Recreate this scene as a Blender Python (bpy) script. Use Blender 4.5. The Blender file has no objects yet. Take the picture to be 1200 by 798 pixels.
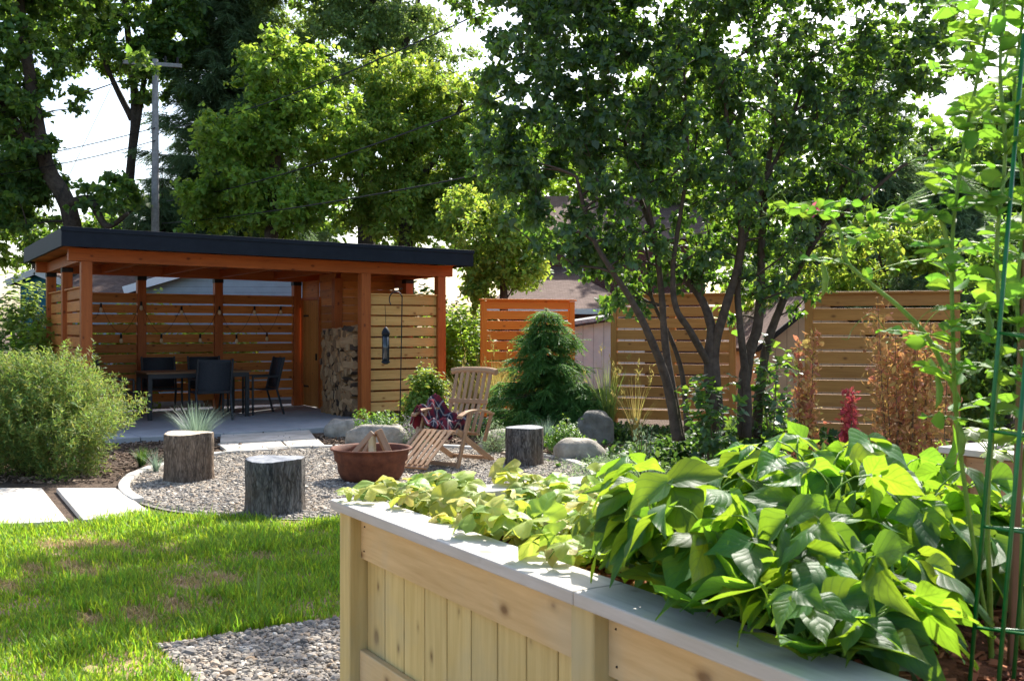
import bpy, math
import numpy as np
rng = np.random.default_rng(11)
rad = math.radians
sc = bpy.context.scene
COL = sc.collection
F, HOR, EYE = 1200.0, 386.0, 1.5

def W(px, py, d):
    return np.array([(px-600)/F*d, d, EYE-(py-HOR)/F*d])
def G(px, py, z=0.0):
    d = (EYE-z)*F/(py-HOR)
    return np.array([(px-600)/F*d, d, z])
def A(*a): return np.array(a, float)
def unit(v):
    v = np.asarray(v, float)
    return v/np.maximum(np.linalg.norm(v, axis=-1, keepdims=True), 1e-9)

# ------------------------------------------------------------------ mesh builder
class MB:
    def __init__(s): s.v = []; s.n = 0; s.f = []
    def add(s, V, faces, uv=None, mat=0):
        V = np.asarray(V, float); s.v.append(V)
        f = np.asarray(faces, int)
        if uv is None: uv = np.zeros((len(f), f.shape[1], 2))
        s.f.append((f+s.n, uv, mat)); s.n += len(V)
    def addf(s, base, faces, uv=None, mat=0):
        f = np.asarray(faces, int)
        if uv is None: uv = np.zeros((len(f), f.shape[1], 2))
        s.f.append((f+base, uv, mat))
    def box(s, c, size, rot=None, mat=0, taper=1.0):
        sx, sy, sz = [q/2 for q in size]
        V = np.array([[x*sx, y*sy, z*sz] for x in (-1, 1) for y in (-1, 1) for z in (-1, 1)])
        if taper != 1.0: V[1::2, :2] *= taper
        Fc = np.array([[0,1,3,2],[4,6,7,5],[0,4,5,1],[2,3,7,6],[0,2,6,4],[1,5,7,3]])
        ax = int(np.argmax(size)); uv = np.zeros((6, 4, 2)); off = rng.random(2)*40
        for k in range(6):
            nrm = k//2; inp = [a for a in range(3) if a != nrm]
            if ax in inp: ua = ax; va = [a for a in inp if a != ax][0]; m = 1
            else: ua, va = inp; m = .15
            uv[k, :, 0] = V[Fc[k], ua]*m + off[0]; uv[k, :, 1] = V[Fc[k], va] + off[1] + nrm*3
        if rot is not None: V = V @ np.asarray(rot).T
        s.add(V+np.asarray(c, float), Fc, uv, mat)
    def beam(s, p0, p1, w, h, up=(0, 0, 1), mat=0):
        p0 = np.asarray(p0, float); p1 = np.asarray(p1, float); d = p1-p0; L = np.linalg.norm(d); x = d/L
        y = np.cross(up, x)
        if np.linalg.norm(y) < 1e-3: y = np.cross((0, 1, 0), x)
        y = unit(y); z = np.cross(x, y)
        s.box((p0+p1)/2, (L, w, h), np.stack([x, y, z], 1), mat)
    def tube(s, P, r, n=6, mat=0, cap=True, wob=0):
        P = np.asarray(P, float); k = len(P); r = np.broadcast_to(np.asarray(r, float), (k,))
        T = unit(np.gradient(P, axis=0)); a = np.cross(T[0], (0, 0, 1))
        if np.linalg.norm(a) < .1: a = np.cross(T[0], (0, 1, 0))
        a = unit(a); fr = []
        for t in T:
            a = unit(a-t*np.dot(a, t)); fr.append((a, np.cross(t, a)))
        th = np.arange(n)/n*2*math.pi; V = []
        for p, q, (e1, e2) in zip(P, r, fr):
            q2 = q*(1+wob*rng.standard_normal(n)) if wob else np.full(n, q)
            V.append(p+(np.cos(th)*q2)[:, None]*e1+(np.sin(th)*q2)[:, None]*e2)
        V = np.concatenate(V); L = np.concatenate([[0], np.cumsum(np.linalg.norm(np.diff(P, axis=0), axis=1))])
        fs = []; uv = []; o = rng.random()*20
        for i in range(k-1):
            for j in range(n):
                j2 = (j+1) % n
                fs.append([i*n+j, i*n+j2, (i+1)*n+j2, (i+1)*n+j])
                uv.append([[L[i]+o, j/n], [L[i]+o, (j+1)/n], [L[i+1]+o, (j+1)/n], [L[i+1]+o, j/n]])
        b = s.n; s.add(V, fs, np.array(uv), mat)
        if cap and n >= 3:
            s.addf(b, [list(range(n))[::-1]], None, mat); s.addf(b, [list(range((k-1)*n, k*n))], None, mat)
    def build(s, name, mats, parent=None, loc=(0, 0, 0), rot=0, smooth=False, bevel=0):
        V = np.concatenate(s.v); me = bpy.data.meshes.new(name)
        li = np.concatenate([f.ravel() for f, _, _ in s.f])
        tot = np.concatenate([np.full(len(f), f.shape[1]) for f, _, _ in s.f])
        mi = np.concatenate([np.full(len(f), m) for f, _, m in s.f])
        uv = np.concatenate([np.asarray(u, float).reshape(-1, 2) for _, u, _ in s.f])
        me.vertices.add(len(V)); me.vertices.foreach_set('co', V.astype(np.float32).ravel())
        me.loops.add(len(li)); me.loops.foreach_set('vertex_index', li.astype(np.int32))
        me.polygons.add(len(tot)); me.polygons.foreach_set('loop_start', np.concatenate([[0], np.cumsum(tot)[:-1]]).astype(np.int32))
        me.polygons.foreach_set('material_index', mi.astype(np.int32))
        me.polygons.foreach_set('use_smooth', np.full(len(tot), smooth))
        ul = me.uv_layers.new(name='UVMap'); ul.data.foreach_set('uv', uv.astype(np.float32).ravel())
        me.update(calc_edges=True); me.validate()
        if not isinstance(mats, (list, tuple)): mats = [mats]
        for m in mats: me.materials.append(m)
        o = bpy.data.objects.new(name, me); COL.objects.link(o)
        o.location = [float(q) for q in loc]; o.rotation_euler = (0, 0, rot)
        if parent is not None: o.parent = parent
        if bevel:
            m = o.modifiers.new('b', 'BEVEL'); m.width = bevel; m.segments = 2; m.limit_method = 'ANGLE'
        return o

def tag(o, label=None, cat=None, group=None, kind=None):
    if label: o['label'] = label
    if cat: o['category'] = cat
    if group: o['group'] = group
    if kind: o['kind'] = kind
    return o
def thing(name, label, cat, loc=(0, 0, 0), rot=0, group=None):
    o = bpy.data.objects.new(name, None); COL.objects.link(o)
    o.location = [float(q) for q in loc]; o.rotation_euler = (0, 0, rot); o.empty_display_size = .2
    return tag(o, label, cat, group)
def dup(o, parent=None, loc=None, rot=None, label=None):
    c = o.copy(); COL.objects.link(c)
    if parent is not None: c.parent = parent
    for ch in list(o.children): dup(ch, c)
    if loc is not None: c.location = [float(q) for q in loc]
    if rot is not None: c.rotation_euler = rot if hasattr(rot, '__len__') else (0, 0, rot)
    if label: c['label'] = label
    return c

# ------------------------------------------------------------------ materials
class NT:
    def __init__(s, name):
        s.m = bpy.data.materials.new(name); s.m.use_nodes = True; s.t = s.m.node_tree
        s.p = s.t.nodes['Principled BSDF']; s.out = s.t.nodes['Material Output']
    def n(s, typ, **kw):
        x = s.t.nodes.new(typ)
        for k, v in kw.items():
            if k in x.inputs and not hasattr(x, k): x.inputs[k].default_value = v
            else:
                try: setattr(x, k, v)
                except Exception: x.inputs[k].default_value = v
        return x
    def l(s, a, b): s.t.links.new(a, b)
    def noise(s, vec, scale, detail=4, rough=.55):
        x = s.n('ShaderNodeTexNoise'); x.inputs['Scale'].default_value = scale
        x.inputs['Detail'].default_value = detail; x.inputs['Roughness'].default_value = rough
        if vec is not None: s.l(vec, x.inputs['Vector'])
        return x.outputs[0]
    def ramp(s, fac, stops):
        x = s.n('ShaderNodeValToRGB'); e = x.color_ramp.elements
        while len(e) < len(stops): e.new(.5)
        for q, (p, c) in zip(e, stops): q.position = p; q.color = tuple(c)+(1,)
        s.l(fac, x.inputs[0]); return x.outputs[0]
    def map(s, vec, scale):
        x = s.n('ShaderNodeMapping'); x.inputs['Scale'].default_value = scale; s.l(vec, x.inputs[0]); return x.outputs[0]
    def mix(s, fac, a, b, mode='MIX'):
        x = s.n('ShaderNodeMixRGB'); x.blend_type = mode
        for i, q in enumerate((fac, a, b)):
            if hasattr(q, 'is_output'): s.l(q, x.inputs[i])
            else: x.inputs[i].default_value = q if i == 0 else (tuple(q)+(1,) if len(q) == 3 else q)
        return x.outputs[0]
    def math(s, op, a, b=0.0):
        x = s.n('ShaderNodeMath'); x.operation = op
        for i, q in enumerate((a, b)):
            if hasattr(q, 'is_output'): s.l(q, x.inputs[i])
            else: x.inputs[i].default_value = q
        return x.outputs[0]
    def bump(s, h, strength=.3, dist=.01):
        x = s.n('ShaderNodeBump'); x.inputs['Strength'].default_value = strength; x.inputs['Distance'].default_value = dist
        s.l(h, x.inputs['Height']); s.l(x.outputs[0], s.p.inputs['Normal']); return x.outputs[0]
    def hsv(s, col, val=None, hue=None, sat=None):
        x = s.n('ShaderNodeHueSaturation'); s.l(col, x.inputs['Color'])
        for nm, q in (('Value', val), ('Hue', hue), ('Saturation', sat)):
            if q is not None:
                if hasattr(q, 'is_output'): s.l(q, x.inputs[nm])
                else: x.inputs[nm].default_value = q
        return x.outputs[0]
    def obj(s): return s.n('ShaderNodeTexCoord').outputs['Object']
    def uv(s): return s.n('ShaderNodeTexCoord').outputs['UV']
    def isl(s): return s.n('ShaderNodeNewGeometry').outputs['Random Per Island']
    def rng(s, v, a, b):
        x = s.n('ShaderNodeMapRange'); x.inputs[3].default_value = a; x.inputs[4].default_value = b; s.l(v, x.inputs[0]); return x.outputs[0]
    def base(s, c):
        if hasattr(c, 'is_output'): s.l(c, s.p.inputs['Base Color'])
        else: s.p.inputs['Base Color'].default_value = tuple(c)+(1,)
    def fin(s, rough=.6, spec=.4, metal=0):
        s.p.inputs['Roughness'].default_value = rough; s.p.inputs['Specular IOR Level'].default_value = spec
        s.p.inputs['Metallic'].default_value = metal; return s.m

def leaf_mat(name, c, tc, trans=.45, rough=.42, var=.35, spec=.35, veins=False, hue=.02, mot=None):
    m = NT(name); r = m.isl()
    rgb = m.n('ShaderNodeRGB'); rgb.outputs[0].default_value = tuple(c)+(1,)
    rgt = m.n('ShaderNodeRGB'); rgt.outputs[0].default_value = tuple(tc)+(1,)
    v = m.rng(r, 1-var, 1+var); h2 = m.rng(m.math('FRACT', m.math('MULTIPLY', r, 37.7)), .5-hue, .5+hue)
    c1 = rgb.outputs[0]; c2 = rgt.outputs[0]
    if mot is not None:
        f = m.ramp(m.math('FRACT', m.math('MULTIPLY', r, 91.3)), [(.55, (0, 0, 0)), (.75, (1, 1, 1))])
        c1 = m.mix(f, c1, mot); c2 = m.mix(f, c2, tuple(min(1, q*1.6) for q in mot))
    if veins:
        u = m.uv(); sx = m.n('ShaderNodeSeparateXYZ'); m.l(u, sx.inputs[0])
        ax = m.math('ABSOLUTE', m.math('MULTIPLY_ADD' if False else 'SUBTRACT', sx.outputs[0], .5))
        w = m.math('SUBTRACT', sx.outputs[1], m.math('MULTIPLY', ax, .75))
        wv = m.math('ABSOLUTE', m.math('SINE', m.math('MULTIPLY', w, 17.0)))
        side = m.ramp(wv, [(.05, (1, 1, 1)), (.34, (0, 0, 0))])
        mid = m.ramp(ax, [(.012, (1, 1, 1)), (.04, (0, 0, 0))])
        vv = m.mix(1.0, side, mid, 'LIGHTEN')
        c1 = m.mix(m.math('MULTIPLY', vv, .32), c1, tuple(min(1, q*2.2+.02) for q in c))
        c2 = m.mix(m.math('MULTIPLY', vv, .7), c2, tuple(q*.5 for q in tc))
        nz = m.noise(m.map(u, (30, 30, 1)), 1.0, 2)
        hgt = m.math('ADD', m.math('POWER', wv, .5), m.math('MULTIPLY', nz, .5))
        nb = m.bump(hgt, .3, .003)
        pat = m.noise(m.map(u, (3, 3, 1)), 1.0, 3)
        c1 = m.hsv(c1, m.rng(pat, .7, 1.35)); c2 = m.hsv(c2, m.rng(pat, .72, 1.25))
    c1 = m.hsv(c1, v, h2); c2 = m.hsv(c2, m.rng(r, 1-var*.6, 1+var*.6), h2)
    m.base(c1); m.fin(rough, spec)
    tr = m.n('ShaderNodeBsdfTranslucent'); m.l(c2, tr.inputs[0])
    mx = m.n('ShaderNodeMixShader'); mx.inputs[0].default_value = trans
    m.l(m.p.outputs[0], mx.inputs[1]); m.l(tr.outputs[0], mx.inputs[2]); m.l(mx.outputs[0], m.out.inputs[0])
    return m.m

def wood(name, c1, c2, knot=None, rough=.6, var=.2, grain=14, spec=.3, weather=None):
    m = NT(name); u = m.uv(); r = m.isl()
    g = m.noise(m.map(u, (1.6, grain*2.2, 1)), 1.6, 6, .65)
    g2 = m.noise(m.map(u, (.8, grain*.6, 1)), 1.2, 3)
    col = m.ramp(m.math('ADD', m.math('MULTIPLY', g, .6), m.math('MULTIPLY', g2, .4)), [(.33, c1), (.66, c2)])
    if knot:
        vo = m.n('ShaderNodeTexVoronoi'); vo.voronoi_dimensions = '2D'; vo.inputs['Scale'].default_value = 1
        m.l(m.map(u, (3.2, 5.2, 1)), vo.inputs['Vector'])
        sz = m.n('ShaderNodeSeparateXYZ'); m.l(vo.outputs['Color'], sz.inputs[0])
        lim = m.math('MULTIPLY', m.math('SUBTRACT', sz.outputs[0], .5), .12)
        kn = m.noise(m.map(u, (14, 30, 1)), 1.0, 3)
        k = m.ramp(m.math('ADD', m.math('SUBTRACT', vo.outputs['Distance'], lim), m.math('MULTIPLY', m.math('SUBTRACT', kn, .5), .06)), [(.0, (1, 1, 1)), (.055, (.25, .25, .25)), (.11, (0, 0, 0))])
        col = m.mix(m.math('MULTIPLY', k, .8), col, knot)
    if weather:
        wn = m.noise(m.obj(), 2.3, 5)
        col = m.mix(m.ramp(wn, [(.45, (0, 0, 0)), (.7, (.8, .8, .8))]), col, weather)
    col = m.hsv(col, m.rng(r, 1-var, 1+var)); m.base(col); m.bump(g, .25, .004)
    return m.fin(rough, spec)

def noisy(name, c1, c2, scale=5, rough=.8, bump=.4, dist=.02, spec=.25, metal=0, detail=8, stops=(.35, .65)):
    m = NT(name); o = m.obj(); nz = m.noise(o, scale, detail, .62)
    n2 = m.noise(o, scale*.21, 3)
    col = m.ramp(m.math('ADD', m.math('MULTIPLY', nz, .65), m.math('MULTIPLY', n2, .35)), [(stops[0], c1), (stops[1], c2)])
    m.base(col); m.bump(nz, bump, dist); return m.fin(rough, spec, metal)

def island(name, stops, rough=.8, spec=.3, scale=40):
    m = NT(name); c = m.ramp(m.isl(), stops)
    nz = m.noise(m.obj(), scale, 4); m.base(m.hsv(c, m.rng(nz, .7, 1.3))); return m.fin(rough, spec)

M = {}
M['cedar'] = wood('stained_cedar', (.30, .070, .014), (.50, .140, .030), (.10, .02, .006), .5, .18)
M['cedar_slat'] = wood('stained_slats', (.38, .115, .022), (.62, .235, .052), (.12, .03, .008), .55, .3)
M['cedar_pale'] = wood('pale_cedar', (.50, .27, .075), (.68, .43, .15), (.22, .07, .015), .6, .15)
M['doorwood'] = wood('door_boards', (.42, .17, .035), (.58, .27, .07), (.18, .05, .012), .55, .15)
M['screen_orange'] = wood('vivid_orange_stain', (.85, .16, .012), (.95, .26, .03), (.4, .06, .008), .5, .1)
M['screen_tan'] = wood('tan_screen', (.36, .145, .034), (.54, .25, .07), (.13, .04, .012), .6, .2)
M['bedwood'] = wood('treated_pine', (.47, .345, .12), (.67, .53, .235), (.10, .045, .015), .62, .12, 12, .25, (.42, .385, .24))
M['rail'] = wood('pine_rail', (.48, .32, .135), (.70, .52, .27), (.11, .045, .015), .62, .08, 10, .25, (.46, .41, .28))
M['cap'] = wood('weathered_cap', (.40, .375, .325), (.62, .595, .54), (.22, .18, .13), .7, .08, 9, .25, (.44, .40, .32))
M['teak'] = wood('teak', (.30, .165, .085), (.46, .29, .17), None, .55, .12)
M['dark'] = noisy('charcoal_metal', (.018, .020, .024), (.03, .032, .038), 60, .5, .05, .002, .4)
M['mesh'] = noisy('sling_fabric', (.02, .023, .03), (.04, .045, .055), 200, .7, .3, .002)
M['fascia'] = noisy('dark_fascia_metal', (.006, .010, .018), (.011, .017, .028), 8, .6, .05, .003, .2)
M['roofing'] = noisy('roof_membrane', (.02, .022, .026), (.05, .05, .055), 30, .8)
M['black'] = noisy('black_iron', (.008, .008, .009), (.02, .018, .016), 40, .5)
M['rust'] = noisy('rusted_steel', (.07, .022, .012), (.17, .055, .026), 14, .75, .5, .006, .3)
M['ash'] = noisy('ash', (.08, .075, .07), (.2, .19, .18), 30, .95)
M['bark'] = noisy('dark_bark', (.035, .026, .02), (.10, .078, .058), 14, .9, .9, .03)
M['barklil'] = noisy('lilac_bark', (.045, .032, .024), (.12, .088, .066), 16, .85, .8, .02)
M['patio'] = noisy('patio_concrete', (.33, .34, .36), (.45, .46, .47), 6, .85, .15, .01)
M['paver'] = noisy('paver_stone', (.40, .36, .30), (.66, .61, .54), 5, .88, .5, .012)
M['kerb'] = noisy('kerb_stone', (.42, .40, .36), (.6, .57, .52), 12, .85, .4, .01)
M['rock'] = noisy('granite_boulder', (.20, .18, .15), (.45, .41, .35), 9, .85, .8, .04)
M['rockgrey'] = noisy('dark_boulder', (.10, .095, .085), (.24, .225, .20), 8, .85, .8, .04)
M['mulch'] = noisy('mulch_soil', (.05, .033, .022), (.15, .105, .075), 26, .95, 1.0, .04)
M['lawnsoil'] = noisy('lawn_soil', (.18, .125, .07), (.44, .29, .17), 9, .95, .8, .02)
M['gravelbase'] = noisy('gravel_bed', (.12, .105, .09), (.36, .33, .29), 70, .95, 1.0, .02)
M['redsoil'] = noisy('red_mulch', (.09, .03, .015), (.28, .10, .045), 40, .95, 1.0, .03)
M['pebble'] = island('pebbles', [(0, (.09, .08, .07)), (.25, (.30, .255, .20)), (.5, (.17, .155, .14)), (.7, (.40, .35, .28)), (.85, (.30, .215, .14)), (1, (.56, .52, .45))], .7)
M['chip'] = island('mulch_chips', [(0, (.05, .03, .02)), (.5, (.14, .09, .06)), (1, (.28, .20, .14))], .9)
M['redchip'] = island('red_chips', [(0, (.10, .03, .015)), (.5, (.26, .085, .035)), (1, (.45, .18, .08))], .9)
M['green_wire'] = noisy('green_coated_wire', (.0, .10, .018), (.005, .17, .03), 50, .35, .05, .001, .5)
M['stake'] = wood('brown_stake', (.16, .08, .04), (.28, .16, .08), None)
M['stem'] = noisy('green_stem', (.12, .22, .03), (.22, .36, .06), 30, .5)
M['twig'] = noisy('twig', (.09, .06, .03), (.2, .14, .08), 20, .85)
M['white'] = noisy('white_trim', (.7, .7, .69), (.8, .8, .79), 20, .6, .05)
M['pole'] = noisy('grey_pole', (.22, .21, .2), (.36, .35, .33), 15, .85)
M['bulb'] = noisy('bulb_glass', (.6, .45, .25), (.75, .6, .4), 10, .1, 0, .001, .6)

def endgrain():
    m = NT('end_grain'); o = m.obj(); d = m.n('ShaderNodeVectorMath', operation='LENGTH')
    mp = m.map(o, (1, 1, 0)); m.l(mp, d.inputs[0])
    nz = m.noise(o, 5, 3)
    w = m.math('SINE', m.math('ADD', m.math('MULTIPLY', d.outputs['Value'], 260.0), m.math('MULTIPLY', nz, 12.0)))
    n2 = m.noise(o, 22, 5)
    c = m.ramp(m.math('ADD', m.math('MULTIPLY', w, .12), n2), [(.3, (.34, .27, .19)), (.7, (.62, .53, .41))])
    m.base(c); m.bump(n2, .3, .004); return m.fin(.85, .2)
M['endgrain'] = endgrain()
M['endgrey'] = noisy('shade_grey_end_grain', (.17, .18, .20), (.36, .37, .39), 16, .9, .5, .006, .2)  # greyed end grain: blue-grey shade on the stump tops put into the colour
def stumpbark(nm, c1, c2):
    m = NT(nm); o = m.obj()
    a0 = m.noise(m.map(o, (9, 9, 2.2)), 2.2, 7, .7); b = m.noise(o, 3, 3)
    vo = m.n('ShaderNodeTexVoronoi'); vo.feature = 'DISTANCE_TO_EDGE'; vo.inputs['Scale'].default_value = 1; mpv = m.map(o, (48, 48, 9))
    dv = m.n('ShaderNodeVectorMath', operation='ADD'); nv_ = m.n('ShaderNodeTexNoise'); nv_.inputs['Scale'].default_value = 9; m.l(o, nv_.inputs['Vector']); sc_ = m.n('ShaderNodeVectorMath', operation='SCALE'); sc_.inputs['Scale'].default_value = 2.2; m.l(nv_.outputs['Color'], sc_.inputs[0]); m.l(mpv, dv.inputs[0]); m.l(sc_.outputs[0], dv.inputs[1]); m.l(dv.outputs[0], vo.inputs['Vector'])
    cr = m.ramp(vo.outputs['Distance'], [(.0, (0, 0, 0)), (.3, (1, 1, 1))])
    a = m.math('ADD', m.math('MULTIPLY', a0, .80), m.math('MULTIPLY', cr, .17))
    m.base(m.mix(m.ramp(b, [(.4, (0, 0, 0)), (.65, (.5, .5, .5))]), m.ramp(a, [(.36, c1), (.64, c2)]), (.17, .115, .075)))
    m.bump(a, 1.0, .035); return m.fin(.9, .2)
M['stumpbark'] = stumpbark('stump_bark', (.06, .047, .037), (.29, .225, .17))
M['stumpgrey'] = stumpbark('grey_stump_bark', (.038, .036, .034), (.23, .21, .19))
def logmat():
    m = NT('split_log'); o = m.obj(); a = m.noise(m.map(o, (3, 30, 30)), 1.5, 5)
    oi = m.n('ShaderNodeObjectInfo').outputs['Random']
    c = m.ramp(oi, [(0, (.18, .11, .06)), (.35, (.44, .25, .12)), (.7, (.54, .34, .18)), (1, (.24, .15, .09))])
    m.base(m.hsv(c, m.rng(a, .55, 1.35))); m.bump(a, .6, .01); return m.fin(.85, .2)
M['log'] = logmat()
def logend():
    m = NT('log_end'); o = m.obj(); a = m.noise(o, 25, 5)
    oi = m.n('ShaderNodeObjectInfo').outputs['Random']
    c = m.ramp(oi, [(0, (.46, .28, .14)), (.5, (.22, .13, .07)), (1, (.58, .39, .22))])
    m.base(m.hsv(c, m.rng(a, .6, 1.3))); return m.fin(.9, .2)
M['logend'] = logend()
M['logbark'] = noisy('log_bark', (.05, .036, .028), (.14, .10, .075), 25, .9, .9, .02)
def siding(name, c, pitch, vert=False):
    m = NT(name); o = m.obj(); s = m.n('ShaderNodeSeparateXYZ'); m.l(o, s.inputs[0])
    f = m.math('FRACT', m.math('MULTIPLY', s.outputs[0 if vert else 2], 1/pitch))
    nz = m.noise(o, 6, 5); m.base(m.hsv(m.mix(m.ramp(f, [(.0, (1, 1, 1)), (.1, (0, 0, 0))]), c, tuple(q*.45 for q in c)), m.rng(nz, .8, 1.2)))
    m.bump(f, .6, .02); return m.fin(.7, .3)
M['siding_blue'] = siding('blue_grey_siding', (.30, .37, .42), .12)
M['siding_grey'] = siding('grey_siding', (.60, .65, .64), .2, True)
M['siding_beige'] = siding('beige_boards', (.50, .37, .25), .17, True)
M['siding_teal'] = siding('teal_siding', (.02, .16, .22), .15)
def brick():
    m = NT('red_brick'); b = m.n('ShaderNodeTexBrick'); o = m.obj()
    x = m.n('ShaderNodeMapping'); x.inputs['Rotation'].default_value = (rad(90), 0, 0); m.l(o, x.inputs[0]); m.l(x.outputs[0], b.inputs[0])
    b.inputs['Scale'].default_value = 5; b.inputs['Color1'].default_value = (.16, .05, .035, 1); b.inputs['Color2'].default_value = (.10, .035, .028, 1)
    b.inputs['Mortar'].default_value = (.2, .17, .15, 1); b.inputs['Mortar Size'].default_value = .015
    m.base(b.outputs[0]); return m.fin(.9, .2)
M['brick'] = brick()
def shingle(name, c1, c2):
    m = NT(name); o = m.obj(); b = m.n('ShaderNodeTexBrick'); m.l(m.uv(), b.inputs[0]); b.inputs['Scale'].default_value = 4
    b.inputs['Color1'].default_value = c1+(1,); b.inputs['Color2'].default_value = c2+(1,); b.inputs['Mortar'].default_value = tuple(q*.4 for q in c1)+(1,)
    b.inputs['Mortar Size'].default_value = .012; nz = m.noise(o, 9, 5)
    m.base(m.hsv(b.outputs[0], m.rng(nz, .65, 1.35))); return m.fin(.9, .2)
M['shingle'] = shingle('brown_shingles', (.12, .075, .06), (.17, .115, .095))
M['shingle_grey'] = shingle('pale_shingles', (.33, .32, .31), (.42, .41, .4))
gl = NT('window_glass'); gl.base((.03, .04, .05)); M['glass'] = gl.fin(.06, .6)
def plaid():
    m = NT('plaid_wool'); u = m.uv(); s = m.n('ShaderNodeSeparateXYZ'); m.l(u, s.inputs[0])
    def band(v, ph, wd):
        f = m.math('FRACT', m.math('ADD', m.math('MULTIPLY', v, 5.0), ph)); return m.math('LESS_THAN', f, wd)
    c = (.035, .03, .05)
    c = m.mix(m.math('MULTIPLY', band(s.outputs[0], 0, .34), .55), c, (.20, .02, .03)); c = m.mix(m.math('MULTIPLY', band(s.outputs[1], 0, .34), .55), c, (.20, .02, .03))
    c = m.mix(m.math('MULTIPLY', band(s.outputs[0], .45, .1), .6), c, (.40, .38, .38)); c = m.mix(m.math('MULTIPLY', band(s.outputs[1], .45, .1), .6), c, (.40, .38, .38))
    m.base(c); return m.fin(.95, .1)
M['plaid'] = plaid()

L = {}
L['bean'] = leaf_mat('bean_leaf', (.030, .10, .024), (.42, .68, .035), .42, .5, .5, .3, True)
L['cuc'] = leaf_mat('cucumber_leaf', (.24, .35, .06), (.68, .78, .08), .38, .5, .35, .35, True, .025, (.42, .40, .09))
L['pea'] = leaf_mat('pea_leaf', (.06, .165, .04), (.33, .62, .045), .42, .6, .3, .2)
L['grass'] = leaf_mat('grass_blade', (.108, .205, .020), (.42, .63, .038), .46, .5, .5, .25, False, .035)
L['lilac'] = leaf_mat('lilac_leaf', (.058, .102, .062), (.28, .50, .04), .40, .40, .5, .42)
L['willow'] = leaf_mat('willow_leaf', (.095, .175, .055), (.36, .52, .08), .4, .5, .4, .25, False, .03, (.25, .27, .06))
L['maple'] = leaf_mat('maple_leaf', (.12, .21, .05), (.50, .70, .07), .48, .5, .4, .25)
L['mapledark'] = leaf_mat('dark_maple_leaf', (.065, .125, .045), (.34, .54, .06), .46, .5, .4, .25)
L['yellowgreen'] = leaf_mat('yellow_green_leaf', (.13, .21, .05), (.48, .63, .07), .48, .5, .4, .25, False, .03)
L['pale'] = leaf_mat('pale_green_leaf', (.11, .18, .055), (.40, .54, .1), .42, .5, .35, .3)
L['spruce'] = leaf_mat('spruce_needle', (.11, .175, .09), (.24, .38, .13), .36, .55, .4, .2)
L['cedarfol'] = leaf_mat('cedar_foliage', (.075, .18, .05), (.22, .42, .07), .35, .55, .4, .2)
L['box'] = leaf_mat('boxwood_leaf', (.09, .21, .035), (.34, .55, .05), .35, .4, .3, .35)
L['shrub'] = leaf_mat('shrub_leaf', (.13, .22, .045), (.5, .62, .08), .4, .45, .3, .3, False, .03)
L['blue'] = leaf_mat('blue_grass', (.17, .24, .20), (.3, .42, .28), .35, .5, .3, .25)
L['gold'] = leaf_mat('golden_grass', (.30, .24, .07), (.5, .42, .12), .4, .6, .4, .2)
L['silver'] = leaf_mat('silver_green_leaf', (.22, .29, .17), (.35, .48, .22), .35, .6, .3, .2)
L['lav'] = leaf_mat('catmint', (.19, .24, .14), (.3, .4, .2), .3, .6, .3, .2, False, .03, (.32, .26, .33))
L['rustleaf'] = leaf_mat('rusty_leaf', (.34, .15, .085), (.6, .28, .12), .4, .6, .4, .2, False, .03, (.42, .30, .09))
L['goldleaf'] = leaf_mat('amber_leaf', (.36, .21, .08), (.62, .36, .11), .4, .6, .4, .2, False, .03, (.42, .21, .10))
L['redleaf'] = leaf_mat('crimson_leaf', (.34, .05, .055), (.58, .10, .10), .4, .6, .35, .2)
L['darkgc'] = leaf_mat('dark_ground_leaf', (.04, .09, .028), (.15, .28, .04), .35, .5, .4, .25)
L['straw'] = leaf_mat('straw', (.44, .31, .15), (.5, .38, .18), .3, .7, .35, .15, False, .03, (.24, .27, .05))
L['hazy'] = leaf_mat('hazy_green_leaf', (.11, .175, .07), (.36, .50, .10), .45, .5, .35, .25)
L['petal'] = leaf_mat('yellow_petal', (.7, .5, .02), (.8, .6, .05), .3, .6, .1)
L['pink'] = leaf_mat('pink_petal', (.75, .08, .22), (.8, .2, .35), .3, .6, .2)

# ------------------------------------------------------------------ leaf templates
def tmpl(ny, nx, wf, fold=.15, droop=.2, wave=0., ph=0., cup=0.):
    t = np.linspace(0, 1, ny); c = np.linspace(-1, 1, nx); V = []; UV = []
    for q in t:
        w = max(wf(q), .004)
        for k in c:
            z = fold*abs(k)*w-droop*q*q+wave*math.sin(q*9+k*2+ph)*abs(k)-cup*(k*k)*w
            y = q - (.10*abs(k) if q < .02 else 0)
            V.append([k*w, y, z]); UV.append([(k+1)/2, q])
    fs = [[i*nx+j, i*nx+j+1, (i+1)*nx+j+1, (i+1)*nx+j] for i in range(ny-1) for j in range(nx-1)]
    return np.array(V), np.array(fs), np.array(UV)
def prof(*pts):
    xs, ys = zip(*pts); return lambda t: float(np.interp(t, xs, ys))
BEANP = prof((0, .08), (.04, .20), (.12, .30), (.25, .345), (.40, .31), (.56, .225), (.72, .13), (.87, .05), (1, .003))
HEART = prof((0, .12), (.1, .34), (.28, .42), (.5, .33), (.75, .15), (1, .004))
OVAL = prof((0, .05), (.2, .24), (.5, .33), (.8, .22), (1, .01))
LANCE = prof((0, .02), (.3, .10), (.6, .09), (1, .004))
NARROW = prof((0, .02), (.4, .055), (1, .002))
MAPLE = prof((0, .08), (.2, .42), (.35, .3), (.5, .5), (.62, .24), (.8, .16), (1, .01))
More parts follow.
